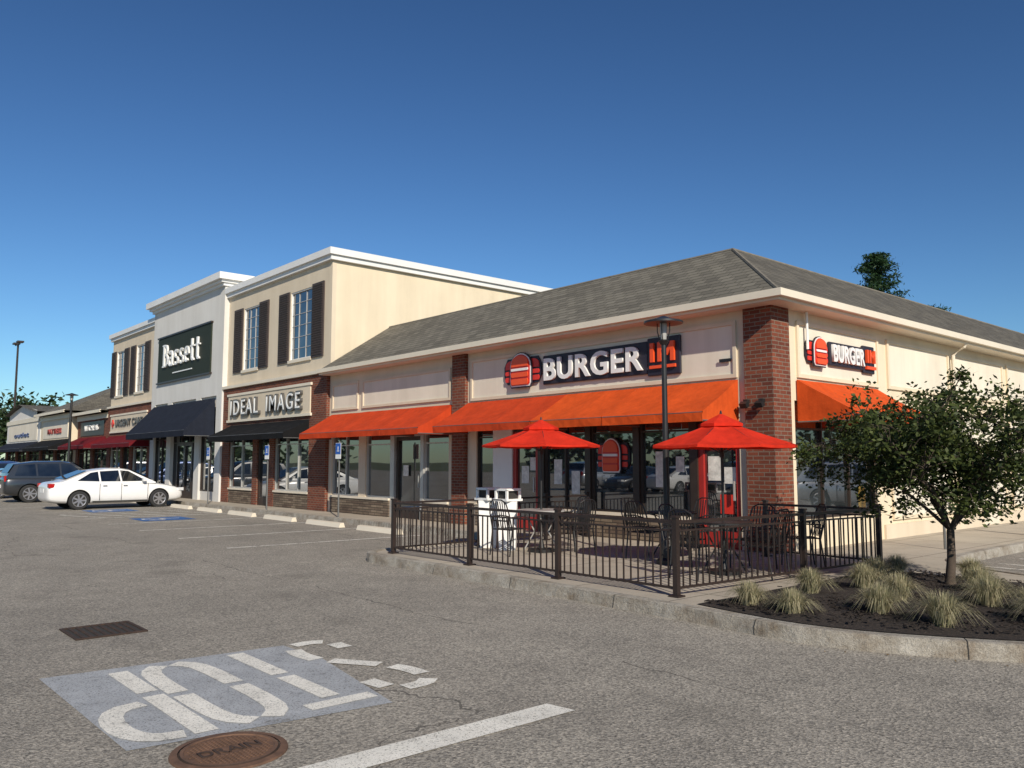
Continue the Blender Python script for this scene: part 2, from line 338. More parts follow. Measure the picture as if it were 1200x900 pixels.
def arc(cx,cy,r,a0,a1,n=10): return [(cx+r*math.cos(math.radians(a0+(a1-a0)*i/n)),cy+r*math.sin(math.radians(a0+(a1-a0)*i/n))) for i in range(n+1)]
def smooth(pts,it=2):
    for _ in range(it):
        q=[pts[0]]
        for i in range(len(pts)-1):
            a=Vector(pts[i]);b=Vector(pts[i+1]); q+= [tuple(a*.75+b*.25),tuple(a*.25+b*.75)]
        q.append(pts[-1]); pts=q
    return pts
edge=[(-75,-1.35),(-5.75,-1.35)]+arc(-5.75,-1.75,.4,90,0,4)[1:]+[(-5.35,-4.6)]+arc(-4.65,-4.65,.7,180,270,8)[1:]
edge+=smooth([(-4.0,-5.36),(2.2,-5.48),(3.4,-5.6),(4.6,-5.05),(5.9,-4.1),(6.4,-2.6),(6.0,-.9),(4.6,-.1),(3.1,.35),(2.2,.9),(1.95,1.8),(1.9,3)],2)+[(1.9,40)]
mb=MB(); mb.prism(edge+[(-.3,40),(-.3,.1),(-75,.1)],-.05,.13,CONC); mb.build('pavement')
def resample(pts,step):
    out=[Vector(pts[0])]
    for i in range(len(pts)-1):
        a=Vector(pts[i]);b=Vector(pts[i+1]);L=(b-a).length
        st=step if (b.x>-9 and b.y<8) else step*6
        n=max(1,int(L/st))
        for k in range(1,n+1): out.append(a.lerp(b,k/n))
    return out
ep=resample(edge,.12); mb=MB(); rows=[]
for i,p in enumerate(ep):
    d=(ep[min(i+1,len(ep)-1)]-ep[max(i-1,0)]).normalized(); nrm=Vector((d.y,-d.x))
    j=lambda k: (noise.noise(Vector((p.x*3.1+k*7,p.y*3.1,k)))*.022+noise.noise(Vector((p.x*9+k*7,p.y*9,k)))*.008)
    o0=p+nrm*(.03+j(1)); o1=p+nrm*(.015+j(2)); o2=p+nrm*(.005+j(3)*.4); o3=p-nrm*.14
    rows.append([(o0.x,o0.y,-.02),(o1.x,o1.y,.075),(o2.x,o2.y,.142),(p.x-nrm.x*.015,p.y-nrm.y*.015,.15),(o3.x,o3.y,.148),(o3.x,o3.y,.10)])
acc=0;nxt=1.6
for i in range(len(rows)-1):
    acc+=(ep[i+1]-ep[i]).length
    for k in range(5): mb.face([rows[i][k],rows[i+1][k],rows[i+1][k+1],rows[i][k+1]],GRAN)
    if acc>nxt and ep[i].x>-12:
        a=rows[i]; d=(ep[i+1]-ep[i]).normalized()*.008
        for k in range(4):
            off=Vector((0,0,.003)) 
            P=[Vector(a[k]),Vector(a[k+1])]; nr=Vector((d.y,-d.x,0)).normalized()*.004
            mb.face([P[0]+nr+off,P[0]+nr+off+Vector((d.x,d.y,0)),P[1]+nr+off+Vector((d.x,d.y,0)),P[1]+nr+off],INT)
        nxt+=1.9
mb.build('granite_kerb')
# mulch bed
bed=smooth([(1.85,-5.2),(2.3,-5.28),(3.35,-5.38),(4.5,-4.85),(5.65,-4.0),(6.12,-2.6),(5.7,-1.2),(4.4,-.7),(2.6,-.75),(1.85,-.8)],2)
mb=MB(); cxy=Vector((3.6,-3.0)); nr=9
def bz(x,y,t): return .155+.07*max(0,1-t)**.7+noise.noise(Vector((x*3,y*3,0)))*.02
for i in range(len(bed)):
    a=Vector(bed[i]);b=Vector(bed[(i+1)%len(bed)])
    sub=max(1,int((b-a).length/.2))
    for q in range(sub):
        aa=a.lerp(b,q/sub);bb=a.lerp(b,(q+1)/sub)
        for k in range(nr):
            t0=k/nr;t1=(k+1)/nr
            P=[cxy.lerp(aa,t0),cxy.lerp(aa,t1),cxy.lerp(bb,t1),cxy.lerp(bb,t0)]; T=[t0,t1,t1,t0]
            mb.face([(p.x,p.y,bz(p.x,p.y,t) if t<1 else .14) for p,t in zip(P,T)],MULCH)
for _ in range(2200):
    i=R.randrange(len(bed)); p=cxy.lerp(Vector(bed[i]).lerp(Vector(bed[(i+1)%len(bed)]),R.random()),math.sqrt(R.random())*.97); an=R.random()*6.3;l=R.uniform(.01,.03)
    t=(p-cxy).length/3
    mb.obox((p.x,p.y,bz(p.x,p.y,min(1,t))+.004),(math.cos(an)*l,math.sin(an)*l,R.uniform(-.01,.01)),(-math.sin(an)*l*.4,math.cos(an)*l*.4,0),(0,0,.004),MULCH)
mb.build('mulch_bed')
mb=MB(); LIT=leafm('dry_leaf',(.10,.06,.025),(.32,.22,.10),.1); k=mb.mi(LIT)
for _ in range(420):
    i=R.randrange(8,len(ep)-1)
    if ep[i].x<-6 or ep[i].y>4: continue
    d=(ep[i+1]-ep[i]).normalized(); n_=Vector((d.y,-d.x)); p=ep[i]+n_*(.05+abs(R.gauss(0,.16))); l=R.uniform(.006,.02); an=R.random()*6.3
    j=len(mb.v); mb.v+=[(p.x+math.cos(an+q*1.57)*l*(1 if q%2 else .5),p.y+math.sin(an+q*1.57)*l*(1 if q%2 else .5),.006+R.random()*.01) for q in range(4)]; mb.f.append((j,j+1,j+2,j+3)); mb.m.append(k)
mb.build('leaf_litter',recalc=False)

# ------------------------------------------------------------------ road markings
def stroke(mb,pts,w,z,mat):
    pts=[Vector(p) for p in pts]; L=[];Rr=[]
    for i,p in enumerate(pts):
        d1=(pts[i]-pts[i-1]).normalized() if i>0 else None; d2=(pts[i+1]-pts[i]).normalized() if i<len(pts)-1 else None
        d=(d1 or d2) if (d1 is None or d2 is None) else (d1+d2).normalized()
        n=Vector((-d.y,d.x)); k=1
        if d1 is not None and d2 is not None: k=1/max(.6,n.dot(Vector((-d1.y,d1.x))))
        L.append(p+n*w/2*k);Rr.append(p-n*w/2*k)
    for i in range(len(pts)-1): mb.face([(*L[i],z),(*Rr[i],z),(*Rr[i+1],z),(*L[i+1],z)],mat)
mb=MB(); mb.face([(.04,-11.25,.004),(2.2,-11.22,.004),(2.40,-9.50,.004),(.9,-9.25,.004),(.2,-9.28,.004)],PATCH); mb.build('grey_paint_patch')
mb=MB()
def letter(yl,segs):
    for sg in segs: 
        pts=[(.2+b*1.0,yl-a) for a,b in sg]
        if len(pts)>2: pts=smooth(pts,1)
        stroke(mb,pts,.15,.008,PAINT)
letter(-8.84,[[(.5,1.58),(.47,1.82)],[(.38,1.93),(.2,1.93),(.1,1.84)],[(.05,1.68),(.05,1.5),(.1,1.32)],[(.15,1.2),(.4,.82)],[(.47,.7),(.5,.45),(.46,.25)],[(.38,.08),(.2,.06),(.1,.12)],[(.05,.24),(.05,.45)]])
letter(-9.50,[[(.26,1.78),(.26,1.05)],[(.26,.95),(.26,.05)],[(.0,1.93),(.52,1.93)]])
letter(-10.09,[[(.2,1.95),(.08,1.8),(.05,1.5),(.05,1.05)],[(.05,.95),(.05,.5),(.08,.2),(.2,.05)],[(.32,1.95),(.44,1.8),(.47,1.5),(.47,1.05)],[(.47,.95),(.47,.5),(.44,.2),(.32,.05)]])
letter(-10.68,[[(.05,.05),(.05,.8)],[(.05,.92),(.05,1.97)],[(.17,1.92),(.36,1.88),(.46,1.68),(.46,1.35),(.36,1.12),(.17,1.08)]])
mb.build('stop_lettering')
mb=MB(); mb.face([(3.08,-13.6,.006),(3.33,-13.6,.006),(3.38,-8.66,.006),(3.14,-8.70,.006)],PAINT); mb.build('stop_line')
mb=MB()
for i in range(14):
    x=-8.4-2.72*i
    stroke(mb,[(x,-1.75),(x-.15,-6.3)],.11,.006,PAINT2)
for i in range(5): stroke(mb,[(-19.5-.1,-2.2-i*.85),(-21.8,-3.0-i*.85)],.1,.007,PAINT2)
for i in range(8):
    stroke(mb,[(2.3,3.5+i*2.7),(7.0,3.5+i*2.7)],.1,.006,PAINT2)
stroke(mb,[(2.3,1.9),(7.2,1.75)],.1,.006,PAINT2); stroke(mb,[(2.3,2.5),(7.2,2.35)],.1,.006,PAINT2)
mb.build('parking_lines')
for cx in (-18.0,-23.4):
    mb=MB(); mb.face([(cx-.75,-5.2,.005),(cx+.75,-5.2,.005),(cx+.75,-3.7,.005),(cx-.75,-3.7,.005)],BPAINT)
    stroke(mb,[(cx-.05,-3.95),(cx-.05,-4.5),(cx+.3,-4.5),(cx+.4,-4.95)],.1,.009,PAINT)
    stroke(mb,[(cx-.2,-4.3),(cx-.38,-4.6),(cx-.25,-4.95),(cx+.05,-5.0),(cx+.25,-4.75)],.08,.009,PAINT)
    mb.build('accessible_bay_marking')
man=empty('manhole_cover'); cx,cy=2.60,-10.76; K=.93
mb=MB()
def ring(r0,r1,z0,z1,mat,n=48):
    r0*=K;r1*=K
    for i in range(n):
        a=2*math.pi*i/n;b=2*math.pi*(i+1)/n
        mb.face([(cx+r0*math.cos(a),cy+r0*math.sin(a),z0),(cx+r1*math.cos(a),cy+r1*math.sin(a),z1),(cx+r1*math.cos(b),cy+r1*math.sin(b),z1),(cx+r0*math.cos(b),cy+r0*math.sin(b),z0)],mat)
ring(0.0,.27,.013,.013,RUST); ring(.27,.275,.013,.02,RUST); ring(.275,.295,.02,.02,RUST); ring(.295,.3,.02,.006,RUSTD); ring(.3,.31,.006,.006,RUSTD); ring(.31,.355,.016,.012,RUST); ring(.355,.36,.012,.001,RUST)
for i in range(-9,10):
    for j in range(-9,10):
        x=i*.026;y=j*.026
        if x*x+y*y<.235**2 and not(abs(x)<.06 and abs(y)<.2): mb.box(cx+x-.007,cx+x+.007,cy+y-.007,cy+y+.007,.0135,.018,RUST)
mb.build('cover',man)
class FlatFr:
    def p(s,a,d,z): return Vector((2.65-z,-10.94+a,.0145+d))
text(FlatFr(),'DRAIN',0,.36,0,.095,0,RUSTD,'lettering',man,ext=.005,bold=.01)
mb=MB(); gx,gy=-1.62,-10.35; q_=.33
mb.face([(gx-q_,gy-q_,.003),(gx+q_,gy-q_,.003),(gx+q_,gy+q_,.003),(gx-q_,gy+q_,.003)],INT)
for a in (-q_,q_-.03): mb.box(gx+a,gx+a+.03,gy-q_,gy+q_,.0035,.016,RUSTD); mb.box(gx-q_+.03,gx+q_-.03,gy+a,gy+a+.03,.0035,.016,RUSTD)
for i in range(8): 
    for s0,s1 in ((-q_+.03,-.02),(.02,q_-.03)): mb.box(gx+s0,gx+s1,gy-.26+i*.07,gy-.232+i*.07,.004,.014,RUSTD)
mb.build('storm_drain_grate')
for i in range(12):
    x0=-8.4-2.72*i-2.35
    mb=MB(); P=[(-.02,0),(.02,.11),(.12,.12),(.16,0)]
    A=[(x0,-2.1+a,.002+b) for a,b in P];B=[(x0+1.85,-2.1+a,.002+b) for a,b in P]
    mb.face(A,TRIM);mb.face(B,TRIM)
    for k in range(4): mb.face([A[k],B[k],B[(k+1)%4],A[(k+1)%4]],TRIM)
    mb.build('wheel_stop',bevel=.01)

# ------------------------------------------------------------------ restaurant building
RB=empty('restaurant_building')
TX=-16.15
mb=MB()
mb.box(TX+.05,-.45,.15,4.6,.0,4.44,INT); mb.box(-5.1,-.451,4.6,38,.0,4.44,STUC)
mb.build('core',RB)
mb=MB(); f=FRONT
f.box(mb,-8.95,-.82,-.15,0,2.8,4.44,STUC); f.box(mb,TX,-9.5,-.15,0,2.8,4.44,STUC)
def framed(fr,a0,a1,z0,z1,d=0,mat=PANEL,w=.07,fm=STUC):
    fr.box(mb,a0+w,a1-w,d-.01,d+.012,z0+w,z1-w,mat)
    fr.box(mb,a0,a1,d-.01,d+.045,z1-w,z1,fm); fr.box(mb,a0,a1,d-.01,d+.045,z0,z0+w,fm)
    fr.box(mb,a0,a0+w,d-.01,d+.044,z0+w,z1-w,fm); fr.box(mb,a1-w,a1,d-.01,d+.044,z0+w,z1-w,fm)
framed(f,-8.8,-1.0,3.22,4.26); framed(f,-15.95,-14.35,3.3,4.15); framed(f,-14.1,-9.65,3.3,4.15)
f.box(mb,-.82,-.3,-.5,.07,.13,4.44,BRICK)
mb.box(-.3,-.245,-.07,.5,.13,4.44,BRICK)
f.box(mb,-9.5,-8.95,-.15,.1,.13,4.44,BRICK)
f.box(mb,-9.53,-8.92,.0,.13,.13,.5,BRICK)
def pier(a0,a1,mat=STUC,z0=.13,z1=2.8): f.box(mb,a0,a1,-.15,0,z0,z1,mat)
def base(a0,a1): f.box(mb,a0,a1,-.15,.03,.13,.6,STONE); f.box(mb,a0,a1,-.15,.06,.6,.66,TRIM)
pier(-1.0,-.82); door(mb,f,-1.93,-1.0,.13,2.4,REDP); window(mb,f,-1.93,-1.0,2.4,2.8)
pier(-2.1,-1.93,BRONZE); window(mb,f,-3.35,-2.1,.66,2.8,2,(2.3,)); base(-3.5,-2.1); pier(-3.5,-3.35,BRONZE,.66)
window(mb,f,-4.7,-3.5,.66,2.8,1,(2.3,)); base(-4.85,-3.5); pier(-4.85,-4.7,BRONZE,.66)
window(mb,f,-6.15,-4.85,.66,2.8,2,(2.3,)); base(-6.15,-4.85); pier(-6.35,-6.15,BRONZE)
door(mb,f,-7.25,-6.35,.13,2.4,REDP); window(mb,f,-7.25,-6.35,2.4,2.8); pier(-7.95,-7.25,WTRIM); window(mb,f,-8.6,-7.95,.66,2.8,1,(2.3,)); base(-8.6,-7.95); pier(-8.95,-8.6,STUC)
pier(-9.75,-9.5); window(mb,f,-10.9,-9.75,.66,2.8,1,(2.2,),ALU); base(-10.9,-9.75); pier(-11.05,-10.9,ALU)
door(mb,f,-12.35,-11.05,.13,2.4,BRONZE,-.14); window(mb,f,-12.35,-11.05,2.4,2.8,1,(),ALU); pier(-12.55,-12.35,ALU)
window(mb,f,-13.9,-12.55,.66,2.8,1,(2.2,),ALU); base(-13.9,-12.55); pier(-14.3,-13.9); base(-14.3,-13.9)
window(mb,f,-15.95,-14.3,.66,2.8,2,(2.2,),ALU); base(-15.95,-14.3); pier(TX,-15.95)
f=SIDE
def spier(a0,a1,mat=STUC2,z0=.13,z1=2.8): f.box(mb,a0,a1,-.15,0,z0,z1,mat)
f.box(mb,.5,38,-.15,0,2.8,4.44,STUC2)
spier(.5,.7); window(mb,f,.7,3.75,.66,2.8,3,(2.3,)); f.box(mb,.7,3.75,-.15,.03,.13,.66,STUC2)
spier(3.75,38)
for a in (.8,4.4,7.9,11.4,15): framed(f,a,a+3.2,3.22,4.26,mat=PANEL,fm=STUC2)
for a in (4.4,7.9,11.4,15): framed(f,a,a+3.1,.5,2.9,mat=PANEL,fm=STUC2)
for a in (9.2,): f.box(mb,a,a+1.0,.046,.07,.15,2.25,TRIM); f.box(mb,a+.85,a+.9,.07,.1,1.05,1.15,ALU)
f.box(mb,4.0,38,.0,.05,.13,.42,STUC)
mb.tube([f.p(1.05,.1,4.44),f.p(1.05,.1,3.75)],.025,WHITE,8)
mb.tube([f.p(7.7,.38,4.45),f.p(7.7,.35,4.38),f.p(7.7,.1,4.2),f.p(7.7,.09,.3)],.045,TRIM,8)
mb.build('walls',RB)
mb=MB(); ez=4.60; rz=6.27; e=.42
ex=-.3+e; ey=-e; ry=2.2; rx=ex-(ry-ey); W=TX+.02
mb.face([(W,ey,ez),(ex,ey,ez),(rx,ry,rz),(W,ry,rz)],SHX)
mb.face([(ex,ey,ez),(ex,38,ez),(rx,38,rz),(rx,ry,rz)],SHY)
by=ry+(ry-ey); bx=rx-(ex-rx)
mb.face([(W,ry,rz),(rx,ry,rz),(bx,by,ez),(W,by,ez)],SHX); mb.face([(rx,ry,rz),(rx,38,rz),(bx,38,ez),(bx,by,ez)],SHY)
mb.build('roof_shingles',RB)
mb=MB()
mb.tube([(ex,ey,ez+.0),(rx,ry,rz)],.035,CAPM,6); mb.tube([(W,ry,rz-.01),(rx,ry,rz-.01)],.04,CAPM,6); mb.tube([(rx,ry,rz-.01),(rx,38,rz-.01)],.04,CAPM,6)
mb.build('ridge_caps',RB)
mb=MB()
mb.box(W,ex-.03,ey+.03,0,4.44,4.47,TRIM); mb.box(-.30,ex-.03,.001,38,4.441,4.469,TRIM)
mb.box(W,ex,ey-.0,ey+.04,4.44,4.59,TRIM); mb.box(ex-.04,ex,ey+.04,38,4.44,4.59,TRIM)
mb.box(W,ex+.1,ey-.1,ey-.003,4.49,4.615,TRIM); mb.box(ex+.003,ex+.1,ey-.003,38,4.49,4.614,TRIM)
mb.build('gutter_and_fascia',RB)
mb=MB()
for a0,a1,m in ((-3.3,-.98,ORANGE),(-5.35,-3.33,ORANGE),(-8.9,-5.38,DORANGE),(-11.3,-9.55,DORANGE),(-15.95,-11.33,DORANGE)): awning(mb,FRONT,a0,a1,3.18,2.56,1.1,.17,m)
awning(mb,SIDE,.75,3.9,3.18,2.56,1.1,.17,ORANGE)
mb.build('awnings',RB,recalc=False)
def burger(fr,a0,a1,z0,z1,d,parent):
    mb=MB(); w=a1-a0;h=z1-z0
    def shape(pts,dd,th,mat):
        P=[fr.p(a0+x*w,d+dd+th,z0+y*h) for x,y in pts]; Q=[fr.p(a0+x*w,d+dd,z0+y*h) for x,y in pts]
        mb.face(P,mat); n=len(P)
        for i in range(n): mb.face([Q[i],Q[(i+1)%n],P[(i+1)%n],P[i]],mat)
    def bun(cx,hw,y0,y1,n=10,p=.6):
        return [(cx-hw,y0)]+[(cx-hw*math.cos(math.pi*i/n),y0+(y1-y0)*(math.sin(math.pi*i/n)**p)) for i in range(1,n)]+[(cx+hw,y0)]
    def bar(cx,hw,y0,y1): 
        r=(y1-y0)*.3; return [(cx-hw+r*.4,y0),(cx+hw-r*.4,y0),(cx+hw,y0+r),(cx+hw,y1-r),(cx+hw-r*.4,y1),(cx-hw+r*.4,y1),(cx-hw,y1-r),(cx-hw,y0+r)]
    for cx,o in ((.2,0),(.8,0.001)):
        shape(bar(cx,.2,.12,.86),o,.03,SIGNBK); shape(bun(cx,.155,.55,.8),.032,.02,REDL); shape(bar(cx,.155,.38,.5),.032,.02,REDL); shape(bar(cx,.155,.19,.33),.032,.02,REDL)
    def outl(k,r): return [(.5-.25*k,.5-.48*k),(.5+.25*k,.5-.48*k),(.5+.285*k,.12),(.5+.285*k,.6)]+[(.5+.285*k*math.cos(math.pi*i/10),.6+r*math.sin(math.pi*i/10)) for i in range(1,10)]+[(.5-.285*k,.6),(.5-.285*k,.12)]
    shape(outl(1.04,.41),.055,.03,SIGNBK); shape(outl(.97,.38),.088,.012,WHITE); shape(outl(.90,.345),.102,.01,REDL)
    shape(bun(.5,.225,.6,.91),.114,.02,ORL); shape(bar(.5,.225,.48,.55),.114,.02,WHITE); shape(bar(.5,.225,.3,.43),.114,.02,ORL); shape(bar(.5,.225,.09,.25),.114,.02,ORL)
    mb.build('burger_emblem',parent)
SG=empty('restaurant_sign')
burger(FRONT,-7.45,-6.15,3.42,4.25,.03,SG)
def backing(fr,a0,a1,z0,z1,m0,m1):
    mb=MB(); fr.box(mb,a0,m0,.02,.08,z0,z1,SIGNBK); fr.box(mb,m0,a1,.021,.079,z0-.05,z1+.05,SIGNBK); mb.build('backing',SG,bevel=.02)
backing(FRONT,-6.08,-2.22,3.44,4.1,-3.03,0)
text(FRONT,'BURGER',-6.0,-3.12,3.52,4.03,.085,WHITE,'letters',SG,bold=.022,space=1.08); im_letters(FRONT,-2.92,-2.33,3.66,4.04,.085,SG)
SG=empty('restaurant_sign')
burger(SIDE,1.05,1.85,3.45,4.02,.03,SG)
backing(SIDE,1.9,3.72,3.52,3.98,3.25,0)
text(SIDE,'BURGER',1.95,3.2,3.59,3.93,.085,WHITE,'letters',SG,bold=.022,space=1.08); im_letters(SIDE,3.31,3.66,3.68,3.94,.085,SG)
mb=MB(); f=FRONT
for a0,a1,z0,z1,m in ((-1.75,-1.45,1.35,1.8,POSTER),(-1.4,-1.15,1.3,1.6,POSTER),(-1.5,-1.2,.75,1.1,REDL),(-5.9,-5.65,1.2,1.75,POSTER),(-3.0,-2.75,1.2,1.9,POSTER),(-2.5,-2.3,1.5,1.8,POSTER),(-7.0,-6.75,1.2,1.6,POSTER),(-6.7,-6.5,1.5,1.8,POSTER),(-12.0,-11.75,1.3,1.6,POSTER),(-5.35,-5.1,1.0,1.5,POSTER)):
    f.box(mb,a0,a1,-.096,-.092,z0,z1,m)
mb.build('window_posters',RB)
burger(FRONT,-4.55,-3.65,1.45,2.2,-.095,RB)
mb=MB()
for a in (-.76,-.45,-9.22): 
    f.box(mb,a-.04,a+.04,.07,.16,2.74,2.8,BLACK); mb.obox(f.p(a,.19,2.70),(.07,0,0),(0,.04,.025),(0,-.025,.04),BLACK)
mb.build('wall_lights',RB)
mb=MB(); f.box(mb,-1.35,-1.1,.045,.06,3.52,3.58,BLACK)
mb.build('small_lettering',RB)

# ------------------------------------------------------------------ tall retail building
TB=empty('furniture_store_building')
mb=MB(); f=FRONT
mb.box(-40.7,TX-.01,.151,22,.0,8.25,STUC2)
def upper(a0,a1,wins,mat):
    xs=[a0]
    for w0,w1 in wins: xs+= [w0,w1]
    xs.append(a1)
    for i in range(0,len(xs),2): f.box(mb,xs[i],xs[i+1],-.15,0,4.6,8.25,mat)
    for w0,w1 in wins:
        f.box(mb,w0,w1,-.15,0,4.6,5.2,mat); f.box(mb,w0,w1,-.15,0,7.6,8.25,mat)
        window(mb,f,w0,w1,5.2,7.6,3,(5.6,6.0,6.4,6.8,7.2),WTRIM,-.08,.04,None,MUNT)
        f.box(mb,w0-.05,w1+.05,0,.06,5.1,5.2,TRIM)
        for s0 in (w0-.86,w1+.06):
            f.box(mb,s0,s0+.8,.0,.05,5.15,7.65,SHUT)
            for k in range(30): 
                z=5.25+k*.08; mb.obox(f.p(s0+.4,.06,z),(.34,0,0),(0,.012,.012),(0,-.006,.02),SHUT)
upper(-24.6,TX,[(-23.1,-21.7),(-19.1,-17.5)],STUC)
upper(-40.7,-33.2,[(-39.9,-38.5),(-36.5,-35.1)],STUC)
def cornice(a0,a1,z,d0=0,ends=(0,0)):
    f.box(mb,a0-ends[0]*.12,a1+ends[1]*.12,-.3,d0+.12,z,z+.16,WTRIM); f.box(mb,a0-ends[0]*.2,a1+ends[1]*.2,-.3,d0+.2,z+.16,z+.38,WTRIM)
cornice(-24.6,TX,8.25,ends=(0,1)); cornice(-40.7,-33.2,8.25,ends=(1,0))
mb.box(TX-.3,TX+.12,.301,22,8.25,8.41,WTRIM); mb.box(TX-.3,TX+.2,.301,22,8.41,8.63,WTRIM)
f.box(mb,-33.2,-24.6,-.6,.2,4.35,8.75,STUW)
f.box(mb,-33.28,-24.52,-.6,.3,8.75,8.87,WTRIM); f.box(mb,-33.36,-24.44,-.7,.42,8.87,8.98,WTRIM); f.box(mb,-33.48,-24.32,-.9,.55,8.98,9.25,WTRIM)
for a in (-33.2,-30.9,-27.4,-25.15): f.box(mb,a,a+.55,-.15,.2,.13,4.35,STUW)
for a0,a1 in ((-32.65,-30.9),(-26.85,-25.15)): 
    window(mb,f,a0,a1,.5,3.9,2,(2.7,),BRONZE,.05); f.box(mb,a0,a1,-.15,.1,.13,.5,STUW); f.box(mb,a0,a1,-.15,.1,3.9,4.35,STUW)
window(mb,f,-30.35,-27.4,2.5,3.9,3,(),BRONZE,.0); door(mb,f,-29.9,-28.95,.13,2.5,BRONZE,0); door(mb,f,-28.95,-28.0,.13,2.5,BRONZE,0); f.box(mb,-30.35,-29.9,-.1,.05,.13,2.5,INT); f.box(mb,-28.0,-27.4,-.1,.05,.13,2.5,INT);f.box(mb,-30.35,-27.4,-.15,.1,3.9,4.35,STUW)
mb.box(-33.1,-24.7,.152,3,8.25,8.7,STUW)
def groundfloor(a0,a1,wins,doorr,sign):
    ops=sorted(wins+[doorr]); cur=a0
    for o0,o1 in ops:
        f.box(mb,cur,o0,-.15,.12,.13,2.9,BRICK); cur=o1
    f.box(mb,cur,a1,-.15,.12,.13,2.9,BRICK); f.box(mb,a0,a1,-.15,.12,2.9,4.55,BRICK)
    f.box(mb,a0,a1,-.15,.2,4.55,4.66,TRIM)
    for o0,o1 in wins: window(mb,f,o0,o1,.7,2.9,max(1,round((o1-o0)/1.0)),(2.3,),ALU,0); f.box(mb,o0,o1,-.15,.1,.13,.64,STONE); f.box(mb,o0,o1,-.15,.14,.64,.7,TRIM)
    door(mb,f,doorr[0],doorr[1],.13,2.9,BRONZE,0)
    f.box(mb,sign[0],sign[1],.12,.16,sign[2],sign[3],STUC)
    f.box(mb,sign[0]-.08,sign[1]+.08,.12,.19,sign[3],sign[3]+.09,TRIM); f.box(mb,sign[0]-.08,sign[1]+.08,.12,.19,sign[2]-.09,sign[2],TRIM)
groundfloor(-24.6,TX-.0,[(-23.9,-21.7),(-19.9,-17.3)],(-21.3,-20.3),(-24.0,-17.2,3.3,4.22))
groundfloor(-40.7,-33.2,[(-40.1,-38.2),(-36.2,-33.9)],(-37.8,-36.7),(-40.0,-34.0,3.3,4.1))
mb.build('walls',TB)
mb=MB()
awning(mb,FRONT,-23.75,-17.3,3.15,2.65,1.0,.2,BLKF); awning(mb,Fr((0,-.2),(1,0),(0,-1)),-32.7,-25.2,4.25,2.95,1.2,.25,NAVY); awning(mb,FRONT,-40.2,-33.6,3.1,2.6,1.0,.2,MAROON)
mb.build('awnings',TB,recalc=False)
SG=empty('furniture_store_sign'); mb=MB(); f.box(mb,-32.3,-25.8,.2,.26,5.35,7.4,DKSIGN)
for z0,z1 in ((5.28,5.35),(7.4,7.47)): f.box(mb,-32.37,-25.73,.2,.3,z0,z1,BRONZE)
mb.build('board',SG)
serif_word(FRONT,-31.5,-26.7,6.0,7.05,.262,WHITE,'letters',SG)
mb=MB(); f.box(mb,-30.2,-27.8,.27,.29,5.65,5.70,WHITE); mb.build('small_line',SG)
GL=simple('grey_letters',(.09,.085,.08),.4)
def twotone(fr,words,z0,z1,d,parent):
    for wd,a0,a1 in words:
        text(fr,wd,a0,a1,z0,z1,d,GL,'letter_return',parent,ext=.09,bold=.034,space=1.2)
        text(fr,wd,a0+.06,a1-.06,z0+.06,z1-.06,d+.091,WHITE,'letter_face',parent,ext=.02,bold=-.004,space=1.24)
SG=empty('clinic_sign'); twotone(FRONT,(('IDEAL',-23.6,-21.0),('IMAGE',-20.4,-17.7)),3.42,4.08,.162,SG)
SG=empty('urgent_care_sign'); text(FRONT,'URGENT CARE',-39.0,-34.5,3.54,3.9,.17,GL,'letters',SG,bold=.012,space=1.08); text(FRONT,'+',-39.7,-39.3,3.52,3.92,.17,REDL,'cross',SG,bold=.05)

